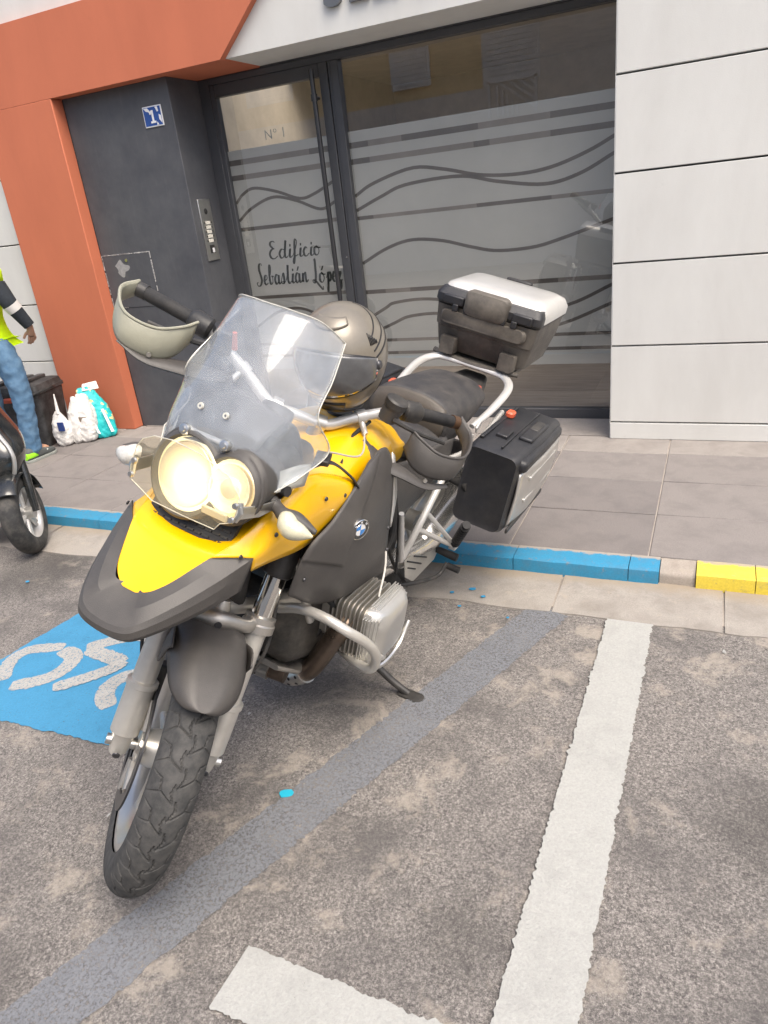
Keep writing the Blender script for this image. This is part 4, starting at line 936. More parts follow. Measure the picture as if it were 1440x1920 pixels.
# ---- screen
scr = [[(-.150, 0, 1.118), (-.155, .08, 1.113), (-.172, .145, 1.085), (-.235, .192, 1.118)],
       [(-.155, 0, 1.19), (-.165, .078, 1.188), (-.208, .152, 1.172), (-.342, .208, 1.160)],
       [(-.200, 0, 1.272), (-.212, .075, 1.268), (-.258, .145, 1.255), (-.302, .190, 1.252)],
       [(-.270, 0, 1.362), (-.282, .070, 1.356), (-.325, .130, 1.345), (-.372, .176, 1.318)],
       [(-.352, 0, 1.450), (-.362, .060, 1.447), (-.393, .116, 1.432), (-.450, .152, 1.384)]]
sf = []
for r in scr:
    sf.append([(p[0], -p[1], p[2]) for p in r[:0:-1]]+r)
sg_ = MB().grid(sf, 37, 33); ncol, nrow = 37, 33
scp = list(sg_.v)
screen = sg_.build('windscreen', screen_m, bike, solid=.004, sharp=60)
per = [scp[i] for i in range(ncol)]+[scp[j*ncol+ncol-1] for j in range(1, nrow)]+[scp[(nrow-1)*ncol+i] for i in range(ncol-2, -1, -1)]+[scp[j*ncol] for j in range(nrow-2, -1, -1)]
MB().tube(per, .0014, 6, caps=False).build('screen_edge', edge_m, screen)
for s in (1, -1):
    pb = V(-.152, s*.056, 1.183)
    MB().lathe([(0, .010), (.006, .010), (.007, .007), (.012, .006), (.014, 0), (.009, -.02)], pb, (.9, 0, .4), 16).build('screen_bolt', steel, bike)
    pb2 = V(-.185, s*.035, 1.235); MB().lathe([(.003, .004), (.007, .004), (.008, 0)], pb2+V(.008, 0, .004), (.9, 0, .4), 12).build('screen_grommet', edge_m, bike)
    MB().grid([[(-.19, s*.125, 1.06), (-.215, s*.17, 1.09), (-.29, s*.185, 1.08)], [(-.23, s*.14, 1.12), (-.26, s*.175, 1.14), (-.31, s*.185, 1.13)]], 8, 6).build('screen_side_bracket', edge_m, bike, solid=.004)
MB().tube([(-.163, -.052, 1.180), (-.163, .052, 1.180)], .007, 10).build('screen_bar', silvw, bike)
# instrument cowl behind the screen
MB().grid([[(-.16, -.10, 1.150), (-.155, 0, 1.165), (-.16, .10, 1.150)], [(-.22, -.115, 1.20), (-.21, 0, 1.225), (-.22, .115, 1.20)], [(-.30, -.11, 1.215), (-.29, 0, 1.245), (-.30, .11, 1.215)], [(-.36, -.11, 1.17), (-.36, 0, 1.19), (-.36, .11, 1.17)], [(-.40, -.11, 1.08), (-.40, 0, 1.10), (-.40, .11, 1.08)]], 17, 20).build('instrument_cowl', gplast, bike, solid=.006)
MB().ring([[(x, y, z) for y, z in rrect(hy, hz_, .03, 3, 0, zc)] for x, hy, hz_, zc in ((-.20, .11, .07, 1.06), (-.30, .125, .07, 1.07), (-.42, .10, .07, 1.04), (-.5, .08, .06, 1.02))]).build('headstock_cover', blackp, bike)
for s in (1, -1): MB().lathe([(0, .02), (.038, .02), (.042, .012), (.042, -.02)], (-.345, s*.05, 1.20), (-.6, 0, .8), 24).build('instrument_dial', blackp, bike)
# ---- handlebar (steered)
HO = V(0, .047, 0)
def HB(p): return ST(Vector(p)+HO)
bar = MB(HB).tube([(-.705, -.40, 1.196), (-.665, -.30, 1.20), (-.650, -.225, 1.165), (-.612, -.15, 1.135), (-.57, -.08, 1.108), (-.565, 0, 1.108), (-.57, .08, 1.108), (-.612, .15, 1.135), (-.650, .225, 1.165), (-.665, .30, 1.20), (-.705, .40, 1.196)], .0155, 16, sm=70).build('handlebar', silvw, bike)
for s in (1, -1):
    MB(HB).tube([(-.568, s*.05, 1.108), (-.570, s*.078, 1.108)], .024, 16).build('bar_clamp', silv, bike)
    MB(HB).tube([(-.560, s*.055, 1.04), (-.565, s*.06, 1.10)], .02, 12).build('bar_riser', silv, bike)
    MB(HB).tube([(-.622, s*.163, 1.139), (-.632, s*.187, 1.150)], .0205, 16).tube([(-.627, s*.176, 1.142), (-.585, s*.20, 1.118)], .009, 10).build('guard_clamp', silvw, bike)
    g_ = MB(HB).tube([(-.682, s*.345, 1.199), (-.685, s*.35, 1.199), (-.735, s*.47, 1.193), (-.737, s*.475, 1.193)], [.018, .019, .0185, .016], 16).build('grip', rubber, bike)
    MB(HB).tube([(-.737, s*.470, 1.193), (-.745, s*.492, 1.192)], [.021, .021], 14).build('bar_end_weight', pm('bar_end_brown', (.10, .055, .03), .45, .4) if s > 0 else blackp, bike)
    MB(HB).tube([(-.660, s*.285, 1.198), (-.662, s*.292, 1.199), (-.676, s*.335, 1.20), (-.680, s*.345, 1.20)], [.024, .031, .032, .024], 16).build('switch_gear', blackp, bike)
    MB(HB).tube([(-.64, s*.25, 1.165), (-.635, s*.252, 1.215)], [.029, .030], 22).build('fluid_reservoir', gplast, bike)
    MB(HB).tube([(-.635, s*.252, 1.213), (-.634, s*.252, 1.232), (-.634, s*.252, 1.236)], [.034, .034, .028], 24).build('reservoir_cap', blackp, bike)
    MB(HB).tube([(-.615, s*.26, 1.18), (-.605, s*.34, 1.175), (-.63, s*.44, 1.165)], [.010, .008, .007], 8, sm=12).build('control_lever', blackp, bike)
    dz = -.035 if s > 0 else .018
    ztop = [1.212, 1.198, 1.182, 1.186, 1.202, 1.214]; zbot = [1.150, 1.116, 1.106, 1.120, 1.15, 1.175]
    xx = [-.605, -.575, -.555, -.578, -.68, -.748]; yy = [.325, .36, .42, .497, .530, .497]
    rows = []
    for f in (0, .35, .7, 1):
        rows.append([(x-.012*(1-abs(2*f-1))*-1+(.018*(1-f) if i in (1, 2, 3) else 0), s*y, zb+(zt-zb)*f+dz*(1-i/5)) for i, (x, y, zt, zb) in enumerate(zip(xx, yy, ztop, zbot))])
    gm = MB(HB).grid(rows, 30, 10); top = gm.v[-30:]; bot = gm.v[:30]
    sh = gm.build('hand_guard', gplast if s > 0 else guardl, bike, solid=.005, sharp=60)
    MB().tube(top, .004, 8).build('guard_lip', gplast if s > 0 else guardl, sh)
    MB(HB).tube([(-.585, s*.20, 1.118+dz*.5), (-.56, s*.27, 1.105+dz), (-.545, s*.35, 1.10+dz), (-.535, s*.42, 1.095+dz), (-.56, s*.49, 1.105+dz)], [.022, .034, .030, .018, .009], 10, sm=24, flat=.40).build('guard_arm', gplast, sh)
    for yq in (.215, .41): MB(HB).lathe([(0, .004), (.006, .004), (.007, 0)], (-.532 if yq > .3 else -.566, s*yq, 1.112+dz), (1, 0, .1), 10).build('guard_bolt', steel, sh)
MB(HB).tube([(-.64, .21, 1.135), (-.56, .16, 1.10), (-.46, .14, 1.07)], .006, 8, sm=16).tube([(-.64, -.21, 1.135), (-.56, -.16, 1.10), (-.46, -.14, 1.07)], .006, 8, sm=16).build('control_cable', rubber, bike)
MB().tube([ST((-.59, .235, 1.14)), V(-.50, .215, 1.10), V(-.36, .20, 1.15)], .0025, 6, sm=16).build('guide_cord', pm('cord_grey', (.45, .42, .36), .8), bike)
MB(HB).tube([(-.58, -.22, 1.21), (-.575, -.235, 1.255)], [.008, .006], 8).build('brake_switch', orangep, bike)
# top yoke
MB(HB).ring([[(x, y, z) for x, y in rrect(.045, .13, .03, 4, -.53, 0)] for z in (1.02, 1.045)]).build('top_yoke', cast, bike, bevel=.004)
# straps over the tank front
MB().tube([V(-.40, .13, 1.07), V(-.45, .16, 1.075), V(-.50, .195, 1.03), V(-.515, .215, 1.0)], .012, 8, sm=16, flat=.3).build('strap', rubber, bike)
MB().box((-.44, .14, 1.082), (.03, .02, .008), Matrix.Rotation(.4, 3, 'Z')).build('strap_buckle', blackp, bike, bevel=.004)
# ---- rider seat and pillion seat
def seatrow(x, hw, zt, zb, cr_=.03): return crs([(x, -hw*.9, zb), (x, -hw, zb+(zt-zb)*.45), (x, -hw*.9, zt-cr_), (x, -hw*.55, zt-.006), (x, 0, zt), (x, hw*.55, zt-.006), (x, hw*.9, zt-cr_), (x, hw, zb+(zt-zb)*.45), (x, hw*.9, zb)], 24)
MB().grid([seatrow(*r) for r in ((-1.0, .08, .955, .86), (-1.06, .10, .93, .85), (-1.15, .14, .905, .83), (-1.24, .165, .90, .82), (-1.30, .165, .905, .82))], 0, 24).build('rider_seat', seatm, bike, sharp=70)
ps = [seatrow(*r) for r in ((-1.275, .148, .945, .86, .03), (-1.285, .160, .985, .85, .035), (-1.31, .165, 1.003, .85, .04), (-1.42, .165, .996, .85, .035), (-1.56, .160, .985, .85, .035), (-1.68, .148, .975, .86, .035), (-1.735, .125, .955, .87, .03), (-1.75, .10, .92, .88, .02))]
MB().grid(ps, 0, 44).build('pillion_seat', seatm, bike, sharp=70)
fr_ = [[(-1.268+.0, y, z) for y, z in [(-.140, .868), (-.07, .868), (0, .868), (.07, .868), (.140, .868)]], [(-1.264, y, z) for y, z in [(-.150, .905), (-.075, .915), (0, .918), (.075, .915), (.150, .905)]], [(-1.272, y, z) for y, z in [(-.148, .945), (-.075, .962), (0, .966), (.075, .962), (.148, .945)]], [(-1.29, y, z) for y, z in [(-.14, .968), (-.075, .992), (0, .998), (.075, .992), (.14, .968)]]]
MB().grid(fr_, 17, 12).build('seat_front_face', seatb, bike, solid=.006)
# ---- side panels under the seat, subframe, footrest hangers
for s in (1, -1):
    MB().grid([sgn(s, r) for r in [[(-.80, .150, .93), (-1.0, .160, .89), (-1.2, .17, .88), (-1.34, .175, .86)], [(-.82, .18, .82), (-1.0, .182, .80), (-1.18, .184, .79), (-1.32, .18, .80)], [(-.86, .165, .66), (-1.0, .17, .68), (-1.14, .175, .71), (-1.28, .175, .76)]]], 16, 14).build('under_seat_panel', gplast, bike, solid=.004)
    MB().grid([sgn(s, r) for r in [[(-.735, .20, 1.02), (-.76, .20, 1.0), (-.78, .19, .97)], [(-.735, .228, .90), (-.77, .225, .88), (-.80, .20, .86)], [(-.74, .238, .78), (-.765, .23, .77), (-.79, .205, .76)]]], 8, 10).build('frame_cover', silvw, bike, solid=.004)
    q = lambda u, v, y: V(L(u, v, y=y).x, s*y, L(u, v, y=y).z)
    MB().tube([q(754, 1046, .20), q(786, 985, .222), q(832, 893, .225)], .0125, 12, sm=10).build('subframe_tube', silvw, bike)
    MB().tube([q(751, 1050, .195), q(752, 1010, .20), q(753, 963, .20)], [.013, .011, .009], 12).build('subframe_tube', silvw, bike)
    pgb = q(851, 1022, .30)
    MB().tube([q(801, 962, .228), pgb+V(.01, 0, .01)], [.009, .009], 10).build('footrest_arm', silvw, bike)
    MB().tube([q(785, 993, .225), pgb+V(-.0, 0, -.005)], [.011, .009], 10).build('footrest_arm', silvw, bike)
    MB().box(pgb, (.018, .014, .014)).build('footrest_bracket', silvw, bike, bevel=.004)
    pe = q(875, 984, .365) if s > 0 else V(pgb.x-.02, -.37, pgb.z+.02)
    pg = MB().tube([pgb, pe], .0145, 14).build('pillion_footrest', rubber, bike)
    for k in range(9):
        c0 = pgb.lerp(pe, .12+.095*k); c1 = pgb.lerp(pe, .12+.095*k+.045); MB().tube([c0, c1], .0185, 14).build('footrest_ridge', rubber, pg)
    # perforated heel plate
    hp_ = [q(757, 1052, .185), q(772, 1040, .185), q(822, 1026, .175), q(812, 1048, .180), q(772, 1090, .19), q(758, 1082, .19)]
    hpl = MB().prism(hp_, (0, s*.004, 0)).build('heel_plate', titan, bike, bevel=.001, sharp=30)
    for (u0, v0), (u1, v1) in (((775, 1042), (798, 1044)), ((762, 1052), (788, 1056)), ((762, 1064), (777, 1066))):
        MB().tube([q(u0, v0, .187)+V(0, s*.003, 0), q(u1, v1, .187)+V(0, s*.003, 0)], .0034, 8).build('plate_slot', hblack, hpl)
MB().tube([L(745, 1098, y=.17), L(790, 1090, y=.22), L(822, 1078, y=.25), L(838, 1055, y=.26)], [.009, .009, .008, .008], 10, sm=20).build('gear_lever', blackp, bike)
a_ = L(838, 1060, y=.25); MB().tube([a_, a_+V(0, .055, 0)], .014, 12).build('gear_lever_rubber', rubber, bike)
a_ = L(843, 1040, y=.24); MB().tube([a_+V(0, -.09, 0), a_, a_+V(0, .035, 0)], [.012, .017, .017], 12).build('rider_footrest', rubber, bike)
MB().tube([L(762, 1098, y=.16), L(735, 1050, y=.17), L(728, 990, y=.18), L(735, 950, y=.18)], .007, 8, sm=20).tube([L(742, 1075, y=.19), L(747, 1000, y=.19), L(742, 930, y=.19)], .005, 8, sm=16).build('wiring_loom', rubber, bike)
for s in (1, -1):
    MB(ST).tube([leg(.10, s*.15)+V(-.06, -s*.05, 0), leg(.30, s*.155), leg(.46, s*.14), leg(.62, s*.10)+V(.02, 0, 0)], .0048, 8, sm=24).build('brake_hose', rubber, bike)
    MB().tube([(CX+.02, s*.30, CZ+.11), (CX-.08, s*.26, CZ+.16), (CX-.16, s*.20, CZ+.22), (CX-.14, s*.17, CZ+.30)], .0032, 8, sm=20).build('plug_lead', pm('lead_grey', (.5, .48, .44), .6), bike)
    MB().tube([(-.44, s*.12, .66), (-.52, s*.19, .60), (-.56, s*.17, .50), (-.54, s*.13, .40)], .009, 8, sm=20).build('oil_hose', rubber, bike)
    MB().tube([(-.78, s*.20, .60), (-.82, s*.215, .70), (-.80, s*.205, .84)], .011, 8, sm=16).build('breather_hose', rubber, bike)
    MB().tube([(-.83, s*.18, .52), (-.88, s*.185, .60), (-.85, s*.18, .74)], .006, 8, sm=16).build('throttle_cable', rubber, bike)
    for x, y, z in ((-.335, .2075, .87), (-.32, .203, .80), (-.74, .2415, .70), (-.70, .2475, .80)): MB().lathe([(0, .003), (.005, .003), (.0065, 0)], (x, s*y, z), (.2, s, 0), 10).build('panel_fastener', steel_d, bike)
    for x, y, z in ((-.09, .165, .972), (-.20, .180, .985), (-.37, .2045, 1.02), (-.46, .2085, .995)): MB().lathe([(0, .0025), (.0045, .0025), (.006, 0)], (x, s*y, z), (.2, s, .3), 10).build('wing_fastener', steel_d, bike)
# ---- rear wheel and drive
RC_ = V(-1.47, 0, .385)
rw = MB().lathe([(.225, -.062), (.215, -.064), (.20, -.05), (.185, 0), (.20, .05), (.215, .064), (.225, .062), (.205, 0)], RC_, (0, 1, 0), 64, closed=True).build('rear_wheel', silv, bike)
tyre('tyre', RC_, .328, .075, rw, tyrem, None, 120, 16, tread=False)
for k in range(10):
    a = 2*math.pi*k/10; MB().tube([RC_+V(math.sin(a)*.04, 0, -math.cos(a)*.04), RC_+V(math.sin(a)*.2, 0, -math.cos(a)*.2)], [.016, .012], 8).build('spoke', silv, rw)
MB().tube([RC_+V(0, -.10, 0), RC_+V(0, .06, 0)], .045, 20).build('hub', cast, rw)
MB().tube([(-1.0, -.09, .50), (-1.25, -.11, .45), (-1.47, -.11, .385)], [.05, .04, .06], 14).build('rear_swingarm', darkmet, bike)
MB().grid([[(-1.25+RC_.x+1.47-.0, y, .62) for y in (-.09, 0, .09)], [(-1.45, y, .745) for y in (-.09, 0, .09)], [(-1.7, y, .70) for y in (-.09, 0, .09)], [(-1.84, y, .56) for y in (-.08, 0, .08)]], 5, 20).build('rear_mudguard', blackp, bike, solid=.005)
MB().ring([[(x, y, z) for y, z in rrect(hy, hz_, .02, 3, 0, zc)] for x, hy, hz_, zc in ((-1.2, .12, .05, .82), (-1.5, .13, .045, .83), (-1.8, .10, .04, .87), (-1.95, .06, .03, .89))]).build('tail', blackp, bike)
# ---- grab rails and luggage plate
MB().tube([(-1.50, -.180, .88), (-1.62, -.198, .905), (-1.78, -.205, .94), (-1.858, -.168, .960), (-1.875, -.10, .966), (-1.875, .10, .966), (-1.858, .168, .960), (-1.78, .205, .94), (-1.62, .198, .89), (-1.50, .180, .86)], [.012, .016, .018, .018, .016, .016, .018, .018, .016, .012], 12, sm=60, flat=.75).build('grab_rail', silvw, bike)
MB().ring([[(x, y, z) for x, y in rrect(.16, .165, .03, 4, -2.04, .01)] for z in (.962, .978)]).build('luggage_plate', casebrn, bike, bevel=.003)
# ---- top case
TY = .012
def sect(hx0, hx1, hw, z, r=.035): return [(a, b+TY, z) for a, b in rrect((hx1-hx0)/2, hw, r, 5, (hx0+hx1)/2, 0)]
tcb = MB().ring([sect(-2.22, -1.905, .185, .995), sect(-2.235, -1.895, .20, 1.005), sect(-2.265, -1.875, .215, 1.095), sect(-2.268, -1.868, .218, 1.10), sect(-2.28, -1.862, .226, 1.185)]).build('top_case', casebrn, bike, sharp=35)
MB().ring([sect(-2.284, -1.866, .229, 1.188), sect(-2.286, -1.864, .231, 1.194), sect(-2.286, -1.864, .231, 1.20)]).build('seal', blackp, tcb)
lid = MB().ring([sect(-2.288, -1.90, .233, 1.20), sect(-2.288, -1.902, .233, 1.232, .04), sect(-2.268, -1.915, .220, 1.262, .05), sect(-2.23, -1.94, .195, 1.276, .05), sect(-2.15, -2.0, .12, 1.282, .05)]).build('lid', silvw, tcb, sharp=50)
MB().ring([sect(-1.94, -1.858, .234, 1.20, .03), sect(-1.94, -1.860, .234, 1.228, .03), sect(-1.945, -1.885, .222, 1.252, .028)]).build('lid_front', caseblk, tcb, sharp=40)
for a, b in ((-.19, -.10), (.115, .20)): MB().bb((-1.865, TY+a, 1.195), (-1.845, TY+b, 1.232)).build('hinge_cover', caseblk, tcb, bevel=.006)
MB().ring([[(x, y+TY, z) for y, z in rrect(hw, hz_, .025, 5, .0, 1.222)] for x, hw, hz_ in ((-1.875, .094, .052), (-1.845, .094, .052), (-1.835, .086, .046))]).build('backrest_pad', casebrn, tcb, sharp=50)
MB().ring([[(x, y+TY, z) for y, z in rrect(hw, .026, .02, 4, 0, 1.145)] for x, hw in ((-1.885, .19), (-1.852, .19), (-1.842, .18))]).build('front_handle', casebrn, tcb, sharp=50)
for y0 in (-.13, -.08, .08, .13): MB().bb((-1.855, TY+y0-.012, 1.172), (-1.84, TY+y0+.012, 1.20)).build('hinge', caseblk, tcb, bevel=.003)
for s in (1, -1):
    lt = MB().ring([[(x, y+TY+s*.135, z) for y, z in rrect(hw, .036, .008, 3, 0, 1.025)] for x, hw in ((-1.90, .036), (-1.862, .036), (-1.852, .032))]).build('case_foot', casebrn, tcb, sharp=40)
    MB().tube([(-1.885, TY+s*.135, .978), (-1.862, TY+s*.135, .996)], [.02, .014], 10).build('foot_lock', blackp, lt)
MB().tube([(-1.90, -.19, .978), (-1.88, -.12, .975), (-1.875, 0, .972), (-1.88, .12, .975), (-1.90, .20, .978)], .012, 8, sm=20).build('plate_rim', casebrn, bike)
MB().bb((-2.29, -.06, 1.245), (-2.26, .06, 1.28)).build('rear_latch', blackp, tcb, bevel=.006)
# ---- panniers
for s in (1, -1):
    def ps_(x, y0, y1, z0, z1, r=.03): return [(x, s*a, b) for a, b in rrect((y1-y0)/2, (z1-z0)/2, r, 4, (y0+y1)/2, (z0+z1)/2)]
    pb = MB().ring([ps_(-1.300, .255, .425, .585, .865), ps_(-1.296, .248, .435, .575, .877, .03), ps_(-1.32, .243, .445, .568, .886), ps_(-1.55, .240, .455, .555, .893), ps_(-1.80, .243, .452, .56, .888), ps_(-1.825, .25, .44, .575, .87)]).build('pannier', caseblk, bike, sharp=40)
    # outer shell
    MB().grid([sgn(s, r) for r in [[(-1.325, .4475, .822), (-1.55, .4625, .825), (-1.80, .458, .82)], [(-1.322, .455, .74), (-1.55, .470, .74), (-1.80, .465, .74)], [(-1.330, .452, .64), (-1.55, .466, .635), (-1.79, .460, .64)], [(-1.345, .445, .588), (-1.55, .456, .578), (-1.775, .451, .585)]]], 14, 12).build('pannier_shell', silv, pb, solid=.008, soff=0)
    for z in (.775, .68): MB().bb((-1.76, s*.462, z-.008), (-1.42, s*.4735, z+.008)).build('shell_rib', silv, pb, bevel=.004)
    MB().bb((-1.79, s*.38, .826), (-1.315, s*.468, .874)).build('pannier_lid_band', caseblk, pb, bevel=.018, bseg=3)
    MB().bb((-1.76, s*.26, .888), (-1.36, s*.275, .9)).build('lid_groove', caseblk, pb, bevel=.004); MB().bb((-1.78, s*.355, .886), (-1.33, s*.362, .8985)).build('lid_groove', caseblk, pb, bevel=.003)
    MB().bb((-1.68, s*.375, .884), (-1.46, s*.43, .904)).build('carry_handle', caseblk, pb, bevel=.009, bseg=3); MB().bb((-1.66, s*.385, .893), (-1.56, s*.42, .908)).build('lock_plate', blackp, pb, bevel=.004)
    MB().bb((-1.5, s*.30, .885), (-1.42, s*.345, .902)).build('lock_plate', caseblk, pb, bevel=.004)
    MB().bb((-1.33, s*.452, .572), (-1.77, s*.462, .592)).build('pannier_foot', blackp, pb, bevel=.004)
    ol = L(958, 776, z=.905) if s > 0 else V(-1.55, -.20, .905)
    MB().ring([[(ol.x+a, ol.y+b, ol.z+z) for a, b in rrect(.024*e, .017*e, .012*e, 4)] for z, e in ((-.008, 1), (.006, 1), (.012, .7))]).build('release_lever', orangep, pb)
    MB().tube([(-1.34, s*.20, .70), (-1.31, s*.28, .71)], [.016, .02], 10).build('pannier_mount', blackp, bike)
    MB().tube([(-1.2, s*.17, .80), (-1.45, s*.215, .80), (-1.75, s*.215, .86)], .011, 10, sm=14).build('pannier_rack', silvw, bike)
    for k, (u, v) in enumerate(((897, 800), (882, 825))):
        if s > 0: 
            c_ = L(u, v, y=.20); MB().box(c_, (.022, .004, .014), Matrix.Rotation(.5, 3, 'Y')).build('rack_lug', silvw, bike, bevel=.003)
MB().bb((-1.78, -.10, .885), (-1.70, .10, .93)).build('tail_cover', pm('red_tail', (.5, .09, .05), .4), bike, bevel=.01)

# ================================================================== HELMET on the tank
hc_ = L(640, 664, x=-.70); hw_ = BM@hc_+BT
hfw = (BM@V(.96, .16, -.12)).normalized(); hup = (BM@V(.16, -.10, .95)); hup = (hup-hfw*hup.dot(hfw)).normalized(); hlf = hup.cross(hfw)
HR = Matrix((hfw, hlf, hup)).transposed()
helm = thing('crash_helmet', 'khaki full-face crash helmet resting on the motorcycle tank behind the screen', 'helmet', hw_, rot=HR)
def shell(scale, keep, nu=72, nv=44):
    m = MB(); vs = []; fs = []
    for j in range(nv+1):
        el = rad(-90+180*j/nv)
        for i in range(nu):
            az = 2*math.pi*i/nu; x = math.cos(el)*math.cos(az); y = math.cos(el)*math.sin(az); z = math.sin(el)
            rx = .152 if x < 0 else .138; vs.append(V(x*rx*scale, y*.126*scale*(1-.05*max(0, -z)), z*.138*scale))
    for j in range(nv):
        for i in range(nu):
            el = -90+180*(j+.5)/nv; az = (360*(i+.5)/nu+180) % 360-180
            if keep(az, el): fs.append((j*nu+i, j*nu+(i+1) % nu, (j+1)*nu+(i+1) % nu, (j+1)*nu+i))
    used = sorted({k for f in fs for k in f}); mp = {k: n for n, k in enumerate(used)}
    return m.add([vs[k] for k in used], [tuple(mp[k] for k in f) for f in fs])
def lowe(az):
    a = abs(az); t = max(0, min(1, (a-52)/22)); t = t*t*(3-2*t); return 20*(1-t)-54*t
def patch(scale, azs, lo, hi, nv=24):
    rows = []
    for az in azs:
        r = []
        for k in range(nv+1):
            el = rad(lo(az)+(hi(az)-lo(az))*k/nv); a = rad(az); x = math.cos(el)*math.cos(a); y = math.cos(el)*math.sin(a); z = math.sin(el)
            r.append((x*(.152 if x < 0 else .138)*scale, y*.126*scale*(1-.05*max(0, -z)), z*(.140 if z > 0 else .158)*scale))
        rows.append(r)
    return MB().grid(rows)
azf = [-180+4*k for k in range(91)]
def lowr(a): return -62+6*math.cos(rad(a))
patch(1, azf, lowr, lambda a: 90).build('shell', khaki, helm, solid=.006, sharp=70)
patch(.94, azf, lambda a: lowr(a)+1, lambda a: 90).build('lining', hlining, helm, solid=.018, sharp=70)
azv = [-72+4*k for k in range(37)]
patch(1.012, azv, lambda a: -30+14*(abs(a)/72)**2, lambda a: 24-14*(abs(a)/72)**2, 14).build('eyeport_gasket', hblack, helm, solid=.003, sharp=70)
patch(1.03, azv, lambda a: -26+12*(abs(a)/72)**2, lambda a: 21-12*(abs(a)/72)**2, 14).build('visor', visor, helm, solid=.003, sharp=70)
patch(1.025, [-30+4*k for k in range(16)], lambda a: -52, lambda a: -38, 4).build('chin_vent', hblack, helm, solid=.004, sharp=70)
patch(1.03, [-40+4*k for k in range(21)], lambda a: 46+6*(abs(a)/40)**2, lambda a: 62, 5).build('brow_vent', khaki, helm, solid=.006, sharp=70)
for s in (1, -1):
    for e0, k_ in ((8, .30), (16, .42), (30, .55)): patch(1.008, [s*(70+3*k) for k in range(26)], lambda a: e0+(abs(a)-70)*k_, lambda a: e0+2.2+(abs(a)-70)*k_, 2).build('graphic_line', hblack, helm, solid=.001, sharp=70)
    for k in range(6): patch(1.012, [s*(66+2.5*k), s*(67.4+2.5*k)], lambda a: 24, lambda a: 38-2*k, 3).build('side_vent', hblack, helm, solid=.002, sharp=70)
for s in (1, -1): patch(1.012, [s*(100+3*k) for k in range(10)], lambda a: -50+(abs(a)-100)*.8, lambda a: -22+(abs(a)-100)*.5, 5).build('side_graphic', hblack, helm, solid=.002, sharp=70)
rim = [V(math.cos(rad(lowr(a)))*math.cos(rad(a))*(.152 if abs(a) > 90 else .138), math.cos(rad(lowr(a)))*math.sin(rad(a))*.121, math.sin(rad(lowr(a)))*.158) for a in range(-180, 181, 6)]
MB().tube(rim, .008, 8, caps=False).build('edge_trim', hblack, helm)
for s in (1, -1):
    MB().lathe([(0, .008), (.009, .008), (.013, .004), (.015, -.004)], (.034, s*.121, .0), (.1, s, .05), 18).build('visor_pivot', steel_d, helm)
    pass

# ================================================================== SCOOTER at the kerb
SH = rad(-12); SWH = rad(-57); so_ = V(-2.80, -1.93, ROADZ)
Rz_ = Matrix.Rotation(SH, 3, 'Z')@Matrix.Rotation(rad(6), 3, 'X')
scoot = thing('scooter', 'black scooter with silver trimmed nose parked against the blue kerb', 'scooter', so_, rot=Rz_)
wx = Rz_.transposed()@Matrix.Rotation(SWH, 3, 'Z')@Matrix.Rotation(rad(5), 3, 'X')
def SW(p): return wx@Vector(p)
sR = .222; sc0 = V(0, 0, sR)
swm = MB(SW).lathe([(.160, -.042), (.152, -.044), (.142, -.036), (.132, -.02), (.128, 0), (.132, .02), (.142, .036), (.152, .044), (.160, .042), (.145, 0)], sc0, (0, 1, 0), 64, closed=True).build('front_wheel', silvw, scoot)
tyre('tyre', sc0, sR, .052, swm, tyrem2, SW, 200, 22, tread=False)
for k in range(6):
    a = 2*math.pi*k/6+.3
    for d in (-.11, .11): MB(SW).tube([sc0+V(math.sin(a)*.03, 0.012, -math.cos(a)*.03), sc0+V(math.sin(a+d)*.13, .012, -math.cos(a+d)*.13)], [.012, .009], 8).build('spoke', silvw, swm)
MB(SW).tube([sc0+V(0, -.06, 0), sc0+V(0, .06, 0)], .032, 18).build('hub', silv, swm)
MB(SW).lathe([(.075, -.058), (.105, -.058), (.105, -.054), (.075, -.054)], sc0, (0, 1, 0), 40, closed=True).build('brake_disc', steel, swm)
for s in (1, -1): MB(SW).tube([sc0+V(-.0, s*.07, 0), sc0+V(-.05, s*.072, .18), sc0+V(-.12, s*.06, .40)], [.02, .024, .024], 12).build('fork_leg', scblk, scoot)
MB(SW).grid([[(math.sin(rad(a))*(.245-.03*abs(f)**3), f*.075, sR+math.cos(rad(a))*(.245-.03*abs(f)**3)) for f in (-1, -.8, -.4, 0, .4, .8, 1)] for a in (-75, -50, -25, 0, 22, 38, 46)], 14, 20).build('front_mudguard', scblk, scoot, solid=.004)
Ri = Rz_.transposed()
def sl_(u, v, y): return Ri@(G(u, v, y=y)-so_)
ridge = [sl_(0, 985, -1.96), sl_(14, 950, -1.95), sl_(25, 905, -1.94), sl_(28, 868, -1.93), sl_(19, 842, -1.92), sl_(0, 818, -1.91), sl_(-30, 780, -1.90), sl_(-70, 700, -1.90)]
rowsL = [[p+V(-.30, -.20, .02), p+V(-.20, -.18, .01), p+V(-.07, -.10, 0), p, p+V(-.07, .10, 0), p+V(-.2, .18, .01), p+V(-.30, .20, .02)] for p in ridge]
MB().grid(rowsL, 17, 26).build('nose_fairing', scblk, scoot, solid=.004, sharp=60)
MB().tube([p+V(.004, -.004, 0) for p in ridge], .011, 8, sm=40).build('nose_trim', silv, scoot)
tp = ridge[-1]
MB().tube([tp+V(-.12, 0, -.1), tp+V(-.2, 0, .18)], .03, 12).build('steering_column', scblk, scoot)
MB().tube([tp+V(-.3, -.32, .2), tp+V(-.2, 0, .2), tp+V(-.3, .32, .2)], .015, 12, sm=16).build('handlebar', scblk, scoot)
